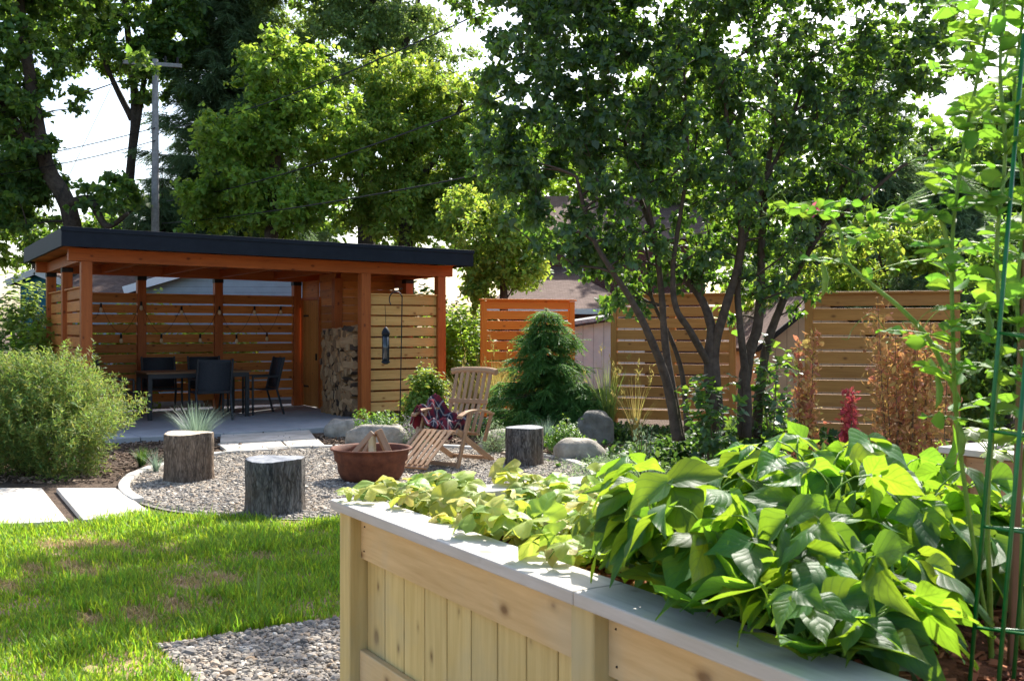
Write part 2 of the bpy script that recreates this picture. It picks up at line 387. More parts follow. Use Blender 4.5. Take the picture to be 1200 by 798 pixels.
T_bean = [tmpl(13, 7, BEANP, .28, .28, .03, 0), tmpl(13, 7, BEANP, .12, .45, .04, 2), tmpl(13, 7, BEANP, .42, .10, .03, 4), tmpl(13, 7, BEANP, .05, .35, .04, 1, .25), tmpl(13, 7, BEANP, .55, .35, .03, 5), tmpl(13, 7, BEANP, .2, .0, .035, 3)]
T_heart = [tmpl(4, 3, HEART, .25, .25), tmpl(4, 3, HEART, .1, .1)]
T_oval = [tmpl(4, 3, OVAL, .3, .2), tmpl(4, 3, OVAL, .1, .4)]
T_pea = [tmpl(7, 5, OVAL, .25, .18, .02), tmpl(7, 5, OVAL, .4, .05, .03, 2)]
T_lance = [tmpl(4, 3, LANCE, .3, .25), tmpl(4, 3, LANCE, .2, .5)]
T_small = [tmpl(3, 3, prof((0, .03), (.45, .13), (1, .01)), .3, .2), tmpl(3, 3, prof((0, .03), (.45, .12), (1, .01)), .2, .5)]
T_narrow = [tmpl(5, 2, NARROW, 0, .2), tmpl(5, 2, NARROW, 0, .6)]
T_maple = [tmpl(6, 3, MAPLE, .2, .25), tmpl(6, 3, MAPLE, .05, .1)]
def cuc_t(ph):
    na, nr = 25, 4; V = [[0, .0, 0]]; UV = [[.5, .3]]
    for i in range(1, nr+1):
        for j in range(na):
            a = -math.pi/2+.30+(2*math.pi-.60)*j/(na-1)
            rr = .47*(1+.17*math.cos(5*(a-math.pi/2))+.05*math.sin(17*a+ph))*i/nr
            x = rr*math.cos(a); y = rr*math.sin(a)+.02
            z = .26*(x*x+y*y)*math.cos(2.5*a+ph)+.10*rr*math.cos(5*(a-math.pi/2)+math.pi)*1.0-.55*rr*rr
            V.append([x, y, z]); UV.append([x+.5, y*.7+.5])
    q = [[1+(i-1)*na+j, 1+i*na+j, 1+i*na+j+1, 1+(i-1)*na+j+1] for i in range(1, nr) for j in range(na-1)]
    q += [[0, 1+j, 1+j+1, 0] for j in range(na-1)]
    return np.array(V), np.array(q), np.array(UV)
def fix_tri(t):
    V, q, UV = t; return V, q, UV
T_cuc = [cuc_t(0), cuc_t(2.1), cuc_t(4)]
def spray_t(nn, w, droop):
    V = []; fs = []; UV = []
    for i in range(nn):
        t = i/nn; s = 1 if i % 2 else -1; b = len(V); ln = w*(1-.6*t)
        V += [[-.012, t-.03, -droop*t*t], [.012, t+.04, -droop*t*t], [s*ln, t+.22, -droop*t*t-.12*ln], [s*ln*.6, t+.10, -droop*t*t-.05]]
        fs.append([b, b+1, b+2, b+3]); UV += [[.5, t]]*4
    b = len(V); V += [[-.03, .1, 0], [.03, .1, 0], [.02, 1.15, -droop], [-.02, 1.15, -droop]]; fs.append([b, b+1, b+2, b+3]); UV += [[.5, .5]]*4
    return np.array(V), np.array(fs), np.array(UV)
T_spray = [spray_t(8, .30, .25), spray_t(9, .22, .45)]

def put(mb, ts, pos, ydir, zdir, scale, mat=0):
    pos = np.asarray(pos, float); n = len(pos)
    if n == 0: return
    scale = np.broadcast_to(np.asarray(scale, float), (n,)); pick = rng.integers(0, len(ts), n)
    y = unit(ydir); z = np.asarray(zdir, float); x = unit(np.cross(y, z)+1e-6); z = np.cross(x, y)
    for k, (V, fs, UV) in enumerate(ts):
        I = np.where(pick == k)[0]
        if not len(I): continue
        wj = 1+.15*rng.standard_normal(len(I))
        P = pos[I][:, None]+scale[I][:, None, None]*((V[None, :, 0]*wj[:, None])[..., None]*x[I][:, None]+V[None, :, 1, None]*y[I][:, None]+V[None, :, 2, None]*z[I][:, None])
        nf = fs[None]+(np.arange(len(I))*len(V))[:, None, None]
        uv = np.broadcast_to(UV[fs][None], (len(I),)+fs.shape+(2,)).reshape(-1, fs.shape[1], 2)
        if fs.shape[1] == 4 and (fs[:, 0] == fs[:, 3]).any():
            b = mb.n; tri = fs[:, 0] == fs[:, 3]
            mb.v.append(P.reshape(-1, 3)); mb.n += P.shape[0]*P.shape[1]
            nq = nf[:, ~tri].reshape(-1, 4); nt = nf[:, tri, :3].reshape(-1, 3)
            u4 = np.broadcast_to(UV[fs[~tri]][None], (len(I), int((~tri).sum()), 4, 2)).reshape(-1, 4, 2)
            u3 = np.broadcast_to(UV[fs[tri][:, :3]][None], (len(I), int(tri.sum()), 3, 2)).reshape(-1, 3, 2)
            mb.addf(b, nq, u4, mat); mb.addf(b, nt, u3, mat)
        else: mb.add(P.reshape(-1, 3), nf.reshape(-1, fs.shape[1]), uv, mat)

def foliage(mb, tips, dirs, k, Lt, ts, size, droop=.25, spread=1.0, up=1.0, mat=0, sv=.25):
    tips = np.asarray(tips); dirs = unit(dirs); n = len(tips)
    p = np.repeat(tips, k, 0); d = np.repeat(dirs, k, 0); s = rng.random((n*k, 1))*Lt
    rv = rng.standard_normal((n*k, 3)); side = unit(np.cross(d, rv))
    pos = p-d*s+side*.02*Lt
    y = unit(d*.55+side*spread+A(0, 0, -droop)); z = unit(rng.standard_normal((n*k, 3))*.55+A(0, 0, up)+d*.2)
    put(mb, ts, pos, y, z, size*(1+sv*rng.standard_normal(n*k)).clip(.45, 1.7), mat)

def sphere_pts(n): return unit(rng.standard_normal((n, 3)))
def blob_pts(blobs, n, lo=.55):
    vol = np.array([b[3]*b[4]*b[5] for b in blobs])**(2/3); pk = rng.choice(len(blobs), n, p=vol/vol.sum())
    B = np.array(blobs)[pk]; d = sphere_pts(n); ph = rng.random(3)*6
    lump = 1+.16*np.sin(d[:, 0]*5+ph[0]+B[:, 0]*3)+.14*np.sin(d[:, 2]*6+ph[1])+.10*np.sin(d[:, 1]*9+d[:, 0]*7+ph[2])
    r = (lo+(1-lo)*rng.random(n)**.6)*lump
    return B[:, :3]+d*r[:, None]*B[:, 3:6], d

def bez(a, b, c, k=5):
    t = np.linspace(0, 1, k)[:, None]; return (1-t)**2*a+2*t*(1-t)*b+t*t*c
def smooth_path(P, k=4):
    P = np.asarray(P, float); out = []
    for i in range(len(P)-1):
        p0 = P[max(i-1, 0)]; p1 = P[i]; p2 = P[i+1]; p3 = P[min(i+2, len(P)-1)]
        for t in np.linspace(0, 1, k, endpoint=False):
            out.append(.5*((2*p1)+(-p0+p2)*t+(2*p0-5*p1+4*p2-p3)*t*t+(-p0+3*p1-3*p2+p3)*t**3))
    out.append(P[-1]); return np.array(out)

# ------------------------------------------------------------------ plants
def shrub(name, label, cat, base, blobs, tw, k, Lt, ts, size, mat, nstem=25, stem_r=.006, up=1.0, droop=.2, spread=1.0, lo=.45, upd=.5, group=None, stemmat='twig'):
    base = np.asarray(base, float); root = thing(name, label, cat, base, 0, group)
    P, d = blob_pts(blobs, tw, lo); P[:, 2] = np.maximum(P[:, 2], .02)
    dd = unit(unit(P-A(0, 0, -.15))*.7+d*.6+A(0, 0, upd))
    mb = MB(); foliage(mb, P, dd, k, Lt, ts, size, droop, spread, up); mb.build('foliage', mat, root)
    sb = MB()
    for i in range(min(nstem, tw)):
        q = P[i]; a = A(q[0]*.12, q[1]*.12, 0); sb.tube(bez(a, A(q[0]*.4, q[1]*.4, q[2]*.65), q), np.linspace(stem_r, stem_r*.35, 5), 4)
    sb.build('stem', M[stemmat], root)
    return root

def tuft(name, label, cat, base, n, r, h, mat, wid=1.0, group=None, arch=.8, heads=0, headmat=None):
    root = thing(name, label, cat, base, 0, group); mb = MB()
    a = rng.random(n)*2*math.pi; tilt = (rng.random(n)**.7)*arch
    hh = h*(.55+.5*rng.random(n)); k = 6; t = np.linspace(0, 1, k)
    out = np.stack([np.cos(a), np.sin(a), np.zeros(n)], 1); sd = np.stack([-np.sin(a), np.cos(a), np.zeros(n)], 1)
    b = out*(r*.18*rng.random(n)[:, None])
    rad_ = (tilt[:, None]*t**1.6)*hh[:, None]*1.0; zz = hh[:, None]*(t-.35*tilt[:, None]*t**2.4)
    C = b[:, None]+out[:, None]*rad_[..., None]; C[..., 2] += zz
    w = (.004*wid*(1-t**2)+.0004)[None, :, None]*sd[:, None]
    V = np.stack([C-w, C+w], 2).reshape(-1, 3)
    idx = np.arange(k-1); q = np.stack([idx*2, idx*2+1, idx*2+3, idx*2+2], 1)
    fs = (q[None]+(np.arange(n)*2*k)[:, None, None]).reshape(-1, 4); mb.add(V, fs)
    mb.build('blades', mat, root)
    if heads:
        hb = MB()
        for i in range(heads):
            p = C[i, -1]*1.08+A(0, 0, .05*h); hb.tube([C[i, 2], (C[i, 4]+p)/2, p], .0018, 3)
            put(hb, T_lance, p+rng.standard_normal((12, 3))*.015*A(1, 1, 3), rng.standard_normal((12, 3))*.4+A(0, 0, 1), rng.standard_normal((12, 3)), .05)
        hb.build('seed_head', headmat, root)
    return root

def tree(name, label, base, trunks, blobs, clumps, twigs, k, clump_r, ts, size, mat, bark='bark', cat='tree', group=None, Lt=.35, droop=.3, lo=.35, limb_r=.05, up=.8, flat=.7, limbs=True, sides=8):
    """trunks: list of (points Nx3 world, r0, r1)"""
    base = np.asarray(base, float); root = thing(name, label, cat, base, 0, group)
    tb = MB(); sk = []
    for P, r0, r1 in trunks:
        Q = smooth_path(np.asarray(P, float)-base, 5); tb.tube(Q, np.linspace(r0, r1, len(Q)), sides, wob=.04); sk.append(Q[len(Q)//4:])
    sk = np.concatenate(sk); bl = [tuple(np.asarray(b[:3])-base)+tuple(b[3:]) for b in blobs]
    C, d = blob_pts(bl, clumps, lo)
    if limbs:
        D0 = np.array([np.linalg.norm(sk-c, axis=1).min() for c in C]); C = C[np.argsort(D0)]; d0 = d
        buf = np.zeros((len(sk)+6*len(C), 3)); dep = np.zeros(len(buf)); buf[:len(sk)] = sk; m_ = len(sk)
        for c in C:
            S = buf[:m_]; D = np.linalg.norm(S-c, axis=1)+np.maximum(0, S[:, 2]-c[2]+.05)*2.5
            q = int(np.argmin(D)); a = S[q]; l = np.linalg.norm(c-a)
            if l < .12: continue
            m = (a+c)/2+A(0, 0, .10*l)+rng.standard_normal(3)*.08*l; r0 = min(limb_r, .010+.022*l)*(.75**dep[q])
            B = bez(a, m, c, 6); tb.tube(B, np.linspace(r0, max(.3*r0, .003), 6), 4, cap=False)
            buf[m_:m_+5] = B[1:]; dep[m_:m_+5] = dep[q]+1; m_ += 5
    tb.build('trunk', M[bark], root, smooth=True)
    cc = np.repeat(C, twigs, 0); od = unit(rng.standard_normal(cc.shape)+unit(cc-np.average(C, axis=0))*.5)
    tips = cc+od*(clump_r*rng.random((len(cc), 1))**.5)*A(1, 1, flat)
    mb = MB(); foliage(mb, tips, od+A(0, 0, -.1), k, Lt, ts, size, droop, 1.0, up); mb.build('crown', mat, root)
    return root

def conifer(name, label, base, h, r, mat, rows=26, per=9, size=.3, z0=.5, dens=1.0, cat='tree', group=None, power=.85, lean=0.):
    base = np.asarray(base, float); root = thing(name, label, cat, base, 0, group); tb = MB()
    tb.tube([[0, 0, 0], [0, 0, h*.5], [0, 0, h]], [max(.012*h, .03), .007*h, .01], 7); pos = []; dr = []; zz = []
    for i in range(rows):
        f = (i+rng.random()*.6)/rows; z = z0+(h-z0)*f
        for j in range(per):
            a = (j+rng.random()*.8)/per*2*math.pi+i; Lb = r*((1-f)**power)*(.45+.8*rng.random())*(1+.2*math.sin(a*2+i*.9))+.08
            t = np.linspace(0, 1, 5)[:, None]; e = A(math.cos(a), math.sin(a), 0)
            P = A(0, 0, z)+e*Lb*t+A(0, 0, 1)*(-.28*Lb*t+.22*Lb*t*t)
            tb.tube(P, np.linspace(.01+.012*Lb, .004, 5), 3, cap=False)
            n = int(max(4, Lb/size*9*dens)); s = rng.random(n)**.7; sg = rng.choice([-1, 1], n)
            p = A(0, 0, z)+e*Lb*s[:, None]+A(0, 0, 1)*((-.28*Lb*s+.22*Lb*s*s)[:, None])
            sd = A(-e[1], e[0], 0); y = e*.7+sd*(sg*rng.random(n)*1.0)[:, None]+A(0, 0, -.25)+rng.standard_normal((n, 3))*.2
            pos.append(p+rng.standard_normal((n, 3))*.05*r*.3); dr.append(y); zz.append(rng.standard_normal((n, 3))*.35+A(0, 0, 1))
    tb.build('trunk', M['bark'], root)
    pos = np.concatenate(pos); mb = MB(); put(mb, T_spray, pos, np.concatenate(dr), np.concatenate(zz), size*(.7+.6*rng.random(len(pos))))
    mb.build('crown', mat, root); return root

# ------------------------------------------------------------------ camera, light
cam = bpy.data.cameras.new('camera'); co = bpy.data.objects.new('camera', cam); COL.objects.link(co); sc.camera = co
co.location = (0, 0, EYE); co.rotation_euler = (rad(90), 0, 0); cam.lens = 36; cam.sensor_width = 36; cam.shift_y = -(399-HOR)/1200
cam.clip_end = 2000; cam.clip_start = .05
cam.dof.use_dof = True; cam.dof.focus_distance = 7.0; cam.dof.aperture_fstop = 11
EL, AZ = 45.0, 22.0
sd = A(math.sin(rad(AZ))*math.cos(rad(EL)), math.cos(rad(AZ))*math.cos(rad(EL)), math.sin(rad(EL)))
sl = bpy.data.lights.new('sun', 'SUN'); sl.energy = 4.6; sl.angle = rad(.53); sl.color = (1, .95, .86)
so = bpy.data.objects.new('sun', sl); COL.objects.link(so); so.location = (8, 20, 30)
from mathutils import Vector
so.rotation_euler = Vector(sd).to_track_quat('Z', 'Y').to_euler()
w = bpy.data.worlds.new('World'); sc.world = w; w.use_nodes = True
bg = w.node_tree.nodes['Background']; sky = w.node_tree.nodes.new('ShaderNodeTexSky'); sky.sky_type = 'NISHITA'; sky.sun_disc = False
sky.sun_elevation = rad(EL); sky.sun_rotation = rad(AZ); sky.dust_density = 2.5; sky.air_density = 1.0; sky.ozone_density = 1.0
w.node_tree.links.new(sky.outputs[0], bg.inputs[0]); bg.inputs[1].default_value = .145
vs = sc.view_settings; vs.view_transform = 'Standard'; vs.look = 'None'; vs.exposure = 1.2; vs.gamma = 1; vs.use_curve_mapping = False
sc.cycles.max_bounces = 8; sc.cycles.diffuse_bounces = 4; sc.cycles.transmission_bounces = 5; sc.cycles.transparent_max_bounces = 4
sc.cycles.use_denoising = True

# ------------------------------------------------------------------ ground sheets
S_ = A(.5255, -.8508, 0); U_ = A(.8508, .5255, 0); ROT = math.atan2(.5255, .8508)
BC = A(-.63, 3.6, 0)
def bedp(s, w_, z=0): return BC+S_*s+U_*w_+A(0, 0, z)
PC = A(-5.94, 13.5, 0)
def pav(a, b, z=0): return PC+U_*a+A(-.5255, .8508, 0)*b+A(0, 0, z)
def on_b(px, py, b):
    k = (px-600)/F; a = (k*(PC[1]+.8508*b)-PC[0]+.5255*b)/(.8508-.5255*k); y = pav(a, b)[1]
    return a, EYE-(py-HOR)/F*y

def sheet(name, mat, poly, z, kind='structure'):
    mb = MB(); mb.add([[p[0], p[1], z] for p in poly], [list(range(len(poly)))]); o = mb.build(name, mat); o['kind'] = kind; return o
mb = MB(); N = 60; xs = np.linspace(-1, 1, N); gx, gy = np.meshgrid(np.sign(xs)*np.abs(xs)**3*600, np.sign(xs)*np.abs(xs)**3*600+10)
V = np.stack([gx.ravel(), gy.ravel(), np.zeros(N*N)], 1)
mb.add(V, [[i*N+j, i*N+j+1, (i+1)*N+j+1, (i+1)*N+j] for i in range(N-1) for j in range(N-1)])
tag(mb.build('ground', M['mulch']), kind='structure')

lawn_poly = [(-12, 7.0), (-6, 7.5), (-4, 7.75), (-2.95, 8.2), (-1.6, 8.05), (.5, 8.1), (1.2, 6.65)]
e1 = bedp(-1.6, 2.3); e2 = bedp(-1.6, -.24); e3 = bedp(3.4, -.24); lawn_poly += [(e1[0], e1[1]), (e2[0], e2[1]), (e3[0], e3[1]), (0, -3), (-12, -3)]
sheet('lawn', M['lawnsoil'], lawn_poly, .004)
gp = [bedp(-1.6, -.24), bedp(-1.6, 4.5), bedp(6, 4.5), bedp(6, -.24)]
sheet('gravel_path', M['gravelbase'], gp[::-1], .008)
ring_px = [(148, 570), (166, 590), (192, 601), (300, 608), (420, 612), (560, 600), (660, 585), (690, 553), (640, 537), (560, 528), (500, 525), (400, 526), (300, 529), (249, 535), (194, 547), (160, 558)]
RP = np.array([G(*p)[:2] for p in ring_px]); RC = A(-1.55, 10.5); ang = np.arctan2(RP[:, 1]-RC[1], RP[:, 0]-RC[0]); rr = np.hypot(RP[:, 1]-RC[1], RP[:, 0]-RC[0])
o_ = np.argsort(ang); an = np.concatenate([ang[o_]-2*math.pi, ang[o_], ang[o_]+2*math.pi]); r3 = np.tile(rr[o_], 3)
TH = np.linspace(-math.pi, math.pi, 120, endpoint=False); RR = np.interp(TH, an, r3); RR = np.convolve(np.tile(RR, 3), np.ones(9)/9, 'same')[120:240]
ringr = lambda t: np.interp(t, np.concatenate([TH-2*math.pi, TH, TH+2*math.pi]), np.tile(RR, 3))
sheet('gravel_circle', M['gravelbase'], [(RC[0]+r*math.cos(t), RC[1]+r*math.sin(t)) for t, r in zip(TH, RR)], .012)
# kerb of stone lengths round the circle, open on the lawn side
kb = MB(); tk = np.linspace(-.32*math.pi, 1.255*math.pi, 46)
for i in range(45):
    ga = .006; t0, t1 = tk[i]+ga, tk[i+1]-ga; q = []
    hz = .045+.008*rng.random()
    for t in (t0, t1):
        for dr_ in (-.05, .05):
            r_ = ringr(t)+dr_; q.append([RC[0]+r_*math.cos(t), RC[1]+r_*math.sin(t)])
    B = [[*p, -.02] for p in q]+[[*p, hz] for p in q]
    kb.add(B, [[0, 1, 3, 2], [4, 6, 7, 5], [0, 4, 5, 1], [1, 5, 7, 3], [3, 7, 6, 2], [2, 6, 4, 0]])
tag(kb.build('kerb', M['kerb'], bevel=.008), kind='structure')
# patio slabs of the pavilion floor
pb = MB()
for i in range(6):
    for j in range(5):
        a0 = -.2+i*1.1; b0 = -.5+j*.97
        c = pav(a0+.55, b0+.485, .03); pb.box(c, (1.09, .96, .09), np.stack([U_, A(-.5255, .8508, 0), A(0, 0, 1)], 1))
tag(pb.build('patio', M['patio'], bevel=.006), kind='structure')
PZ = .075

def slab(name, label, px, z=.04, th=.06, group='stone pavers', grid=False):
    P = np.array([p if len(p) == 3 else G(p[0], p[1], z) for p in px]); c = P.mean(0); c[2] = 0
    n = len(P); mb = MB(); lo = P-c; lo[:, 2] = z-th; hi = P-c; hi[:, 2] = z
    mb.add(np.concatenate([lo, hi]), [[i, (i+1) % n, n+(i+1) % n, n+i] for i in range(n)]); mb.addf(0, [[n+i for i in range(n)]])
    o = mb.build(name, M['paver'], None, c, bevel=.008); tag(o, label, 'paver', group); return o
slab('stone_paver', 'large pale paving slab at the left edge beside the lawn', [G(0, 572, .04)+A(-1.4, .05, 0), (49, 571.5), (80, 610), G(0, 622, .04)+A(-1.2, -.05, 0)][::-1])
slab('stone_paver', 'sunlit pale paving slab touching the curved kerb near the golden bush', [(66, 571.5), (136, 571.5), (181, 602), (98, 609)][::-1])
slab('stone_paver', 'shaded wide stone slab stepping down from the pavilion patio', [(259, 505.5), (362, 503), (370, 513.5), (258, 518)][::-1], .05)
slab('stone_paver', 'left half of the bright sunlit step slab by the gravel circle', [(255, 519.5), (328, 515.5), (337, 524.5), (268, 529)][::-1], .04)
slab('stone_paver', 'right half of the bright sunlit step slab by the gravel circle', [(330, 515.4), (372, 513.4), (381, 521.5), (339, 524.4)][::-1], .04)

# ------------------------------------------------------------------ stones, chips, grass
ICO = None
def ico():
    t = (1+5**.5)/2
    V = unit(A(*[-1, t, 0, 1, t, 0, -1, -t, 0, 1, -t, 0, 0, -1, t, 0, 1, t, 0, -1, -t, 0, 1, -t, t, 0, -1, t, 0, 1, -t, 0, -1, -t, 0, 1]).reshape(12, 3))
    f = [[0,11,5],[0,5,1],[0,1,7],[0,7,10],[0,10,11],[1,5,9],[5,11,4],[11,10,2],[10,7,6],[7,1,8],[3,9,4],[3,4,2],[3,2,6],[3,6,8],[3,8,9],[4,9,5],[2,4,11],[6,2,10],[8,6,7],[9,8,1]]
    return V, np.array(f)
IV, IF = ico()
def stones(xy, size, zc, flat=.6):
    n = len(xy); mb = MB(); s = size*np.exp(.35*rng.standard_normal((n, 1)))*(1+.28*rng.standard_normal((n, 3))).clip(.45, 1.7)*A(1, 1, flat)
    th = rng.random(n)*6.28; c, d = np.cos(th), np.sin(th)
    V = IV[None]*s[:, None]*(1+.15*rng.standard_normal((n, 12, 1)))
    X = V[..., 0]*c[:, None]-V[..., 1]*d[:, None]; Y = V[..., 0]*d[:, None]+V[..., 1]*c[:, None]
    P = np.stack([X+xy[:, :1], Y+xy[:, 1:2], V[..., 2]+zc+size*.35*rng.random((n, 1))], 2)
    mb.add(P.reshape(-1, 3), (IF[None]+(np.arange(n)*12)[:, None, None]).reshape(-1, 3)); return mb
n = 44000; t = rng.random(n)*2*math.pi; r = np.sqrt(rng.random(n))*(ringr(np.mod(t+math.pi, 2*math.pi)-math.pi)-.06)
xy = np.stack([RC[0]+r*np.cos(t), RC[1]+r*np.sin(t)], 1)
o = stones(xy, .0115, .014).build('gravel_stones', M['pebble']); tag(o, 'crushed grey and tan gravel filling the fire pit circle', 'gravel', kind='stuff')
n = 19000; s = -1.6+rng.random(n)*2.6; w_ = -.24+rng.random(n)**1.2*2.2
P = np.array(BC[:2])+s[:, None]*S_[:2]+w_[:, None]*U_[:2]; keep = ~((s > -.03) & (w_ > .03) & (w_ < 1.1)); P = P[keep]
o = stones(P, .0108, .011).build('gravel_stones', M['pebble']); tag(o, 'sharp pale gravel strip beside the wooden raised bed', 'gravel', kind='stuff')
def chips(xy, size, z, mat, label, name='mulch_chips', parent=None):
    n = len(xy); mb = MB(); B = np.array([[x, y, zz] for x in (-1, 1) for y in (-1, 1) for zz in (-1, 1)])*.5
    Fc = np.array([[0,1,3,2],[4,6,7,5],[0,4,5,1],[2,3,7,6],[0,2,6,4],[1,5,7,3]])
    s = size*A(1, .35, .16)*(1+.4*rng.standard_normal((n, 3))).clip(.3, 2)
    q = rng.standard_normal((n, 3))*A(1, 1, .3); x = unit(q); y = unit(np.cross(A(0, 0, 1), x)+.3*rng.standard_normal((n, 3))); y = unit(y-x*(x*y).sum(1, keepdims=True)); zx = np.cross(x, y)
    V = B[None]*s[:, None]; zz_ = z if np.ndim(z) else np.full(n, z)
    P = V[..., :1]*x[:, None]+V[..., 1:2]*y[:, None]+V[..., 2:]*zx[:, None]+np.concatenate([xy, (zz_+rng.random(n)*size*.4)[:, None]], 1)[:, None]
    mb.add(P.reshape(-1, 3), (Fc[None]+(np.arange(n)*8)[:, None, None]).reshape(-1, 4))
    o = mb.build(name, mat, parent); tag(o, label, 'mulch' if label else None, kind='stuff'); return o
xy = np.stack([-7+9*rng.random(15000), 8.2+6.2*rng.random(15000)], 1); th = np.arctan2(xy[:, 1]-RC[1], xy[:, 0]-RC[0])
xy = xy[(np.hypot(xy[:, 0]-RC[0], xy[:, 1]-RC[1]) > ringr(th)+.1)]
loc_b = (xy[:, 0]-PC[0])*-.5255+(xy[:, 1]-PC[1])*.8508; xy = xy[(loc_b < -.55) & ~((xy[:, 0] < -2.6) & (xy[:, 1] < 9.9) & (xy[:, 0] > -9))]
chips(xy, .05, .01, M['chip'], 'brown shredded bark mulch around the planting beds')

def in_poly(x, y, poly):
    p = np.asarray(poly); c = np.zeros(len(x), bool); j = len(p)-1
    for i in range(len(p)):
        m = ((p[i, 1] > y) != (p[j, 1] > y)) & (x < (p[j, 0]-p[i, 0])*(y-p[i, 1])/(p[j, 1]-p[i, 1]+1e-12)+p[i, 0]); c ^= m; j = i
    return c
n = 190000; gy = 3.7+4.6*rng.random(n)**.9; gx = -.62*gy-.4+rng.random(n)*(.62*gy+1.3)
k = in_poly(gx, gy, lawn_poly); gx, gy = gx[k], gy[k]
nz = np.sin(gx*3.1+1)*np.sin(gy*3.7+.4)+.6*np.sin(gx*7.3+gy*2.1)+.5*np.sin(gy*9.1-gx*4.2)+.4*np.sin(gx*15+gy*11)
den = .80+.14*nz
for px, py, sx, sy in [(62, 668, .2, .10), (107, 672, .16, .13), (100, 640, .35, .06), (205, 712, .25, .10), (250, 682, .2, .10), (130, 728, .25, .08), (170, 650, .2, .06), (8, 690, .15, .08), (300, 655, .15, .06)]:
    g = G(px, py); den -= 1.25*np.exp(-(((gx-g[0])/(1.15*sx))**2+((gy-g[1])/(2.0*sy))**2)**1.5)*(.75+.35*np.sin(gx*23+gy*17))
k = rng.random(len(gx)) < den; gx, gy, nz = gx[k], gy[k], nz[k]; n = len(gx)
h = (.036+.018*nz+.034*rng.random(n)**1.5).clip(.014, .14)*(1+(rng.random(n) < .04)*.8); a = rng.random(n)*6.28; ln = h*(.25+.6*rng.random(n)); wd = .0028+.0018*rng.random(n)
e = np.stack([np.cos(a), np.sin(a)], 1); sdv = np.stack([-e[:, 1], e[:, 0]], 1); b = np.stack([gx, gy], 1)
def pt(xy, z): return np.concatenate([xy, z[:, None]], 1)
V = np.stack([pt(b-sdv*wd[:, None], 0*h), pt(b+sdv*wd[:, None], 0*h), pt(b+e*ln[:, None]*.35+sdv*wd[:, None]*.8, h*.6), pt(b+e*ln[:, None]*.35-sdv*wd[:, None]*.8, h*.6), pt(b+e*ln[:, None], h)], 1)
mb = MB(); base = (np.arange(n)*5)[:, None]; mb.add(V.reshape(-1, 3), base+A(0, 1, 2, 3).astype(int)); mb.addf(0, base+A(3, 2, 4).astype(int))
tag(mb.build('lawn_grass', L['grass']), 'patchy green lawn grass with dry bare spots', 'grass', kind='stuff')
xd = []
for px, py, sx, sy in [(62, 668, .2, .16), (107, 672, .18, .2), (100, 640, .35, .1), (205, 712, .25, .16), (250, 682, .2, .16), (130, 728, .25, .12), (170, 650, .2, .1), (8, 690, .15, .12), (300, 655, .15, .1)]:
    g = G(px, py); m_ = int(9000*sx*sy*3.1); xd.append(g[:2]+rng.standard_normal((m_, 2))*A(sx, sy)*.9)
b = np.concatenate(xd); n = len(b); h = .012+.035*rng.random(n)**2; a = rng.random(n)*6.28; ln = .02+.045*rng.random(n); wd = .002+.0015*rng.random(n)
e = np.stack([np.cos(a), np.sin(a)], 1); sdv = np.stack([-e[:, 1], e[:, 0]], 1)
V = np.stack([pt(b-sdv*wd[:, None], 0*h+.006), pt(b+sdv*wd[:, None], 0*h+.006), pt(b+e*ln[:, None]*.5+sdv*wd[:, None]*.8, h*.8+.006), pt(b+e*ln[:, None]*.5-sdv*wd[:, None]*.8, h*.8+.006), pt(b+e*ln[:, None], h+.004)], 1)
mb = MB(); base = (np.arange(n)*5)[:, None]; mb.add(V.reshape(-1, 3), base+A(0, 1, 2, 3).astype(int)); mb.addf(0, base+A(3, 2, 4).astype(int))
tag(mb.build('dry_grass', L['straw']), 'dry straw coloured grass in the worn lawn patches', 'grass', kind='stuff')
g = G(97, 792); mb = MB(); put(mb, T_oval, [A(0, 0, .03)], [A(.9, .3, .05)], [A(0, -.3, 1)], .085); o = mb.build('fallen_leaf', L['straw'], None, g); tag(o, 'single pale fallen leaf lying on the lawn at the near left', 'leaf')
g = G(303, 712); tuft('tall_grass', 'single taller tuft of seeding grass standing up in the lawn', 'grass tuft', g, 9, .05, .27, L['pale'], 1.0, None, .35)

# ------------------------------------------------------------------ pavilion
PV = thing('garden_pavilion', 'cedar pavilion with dark flat roof and slatted walls over a patio', 'pavilion', PC, ROT)
RTZ = lambda a: -.011*a
def part(mb, name, mat, parent, bevel=.004, **k): return mb.build(name, mat, parent, bevel=bevel, **k)
rf = MB(); RL, RD = 6.24, 4.15
Rt = None
def tbox(mb, a0, a1, b0, b1, z0, z1, mat=0):   # box in pavilion frame following the slight fall of the roof
    mb.box(((a0+a1)/2, (b0+b1)/2, (z0+z1)/2+RTZ((a0+a1)/2)), (a1-a0, b1-b0, z1-z0), np.array([[math.cos(.011), 0, math.sin(.011)], [0, 1, 0], [-math.sin(.011), 0, math.cos(.011)]]), mat)
tbox(rf, .03, RL-.03, .03, RD-.03, 2.66, 2.82); roof = part(rf, 'roof', M['roofing'], PV)
fb = MB(); tbox(fb, 0, RL, 0, .04, 2.60, 2.845); tbox(fb, 0, RL, RD-.04, RD, 2.60, 2.845); tbox(fb, 0, .04, .042, RD-.042, 2.60, 2.845); tbox(fb, RL-.04, RL, .042, RD-.042, 2.60, 2.845)
tbox(fb, -.012, RL+.012, -.012, .0, 2.80, 2.86)
part(fb, 'fascia', M['fascia'], roof)
sb = MB()
for i in range(28): tbox(sb, .05, RL-.05, .05+i*.145, .05+i*.145+.14, 2.635, 2.655)
part(sb, 'soffit', M['cedar_slat'], roof, 0)
for b in (.5, 3.88):
    mb = MB(); tbox(mb, .15, RL-.15, b-.07, b+.07, 2.44, 2.615); part(mb, 'beam', M['cedar'], PV)
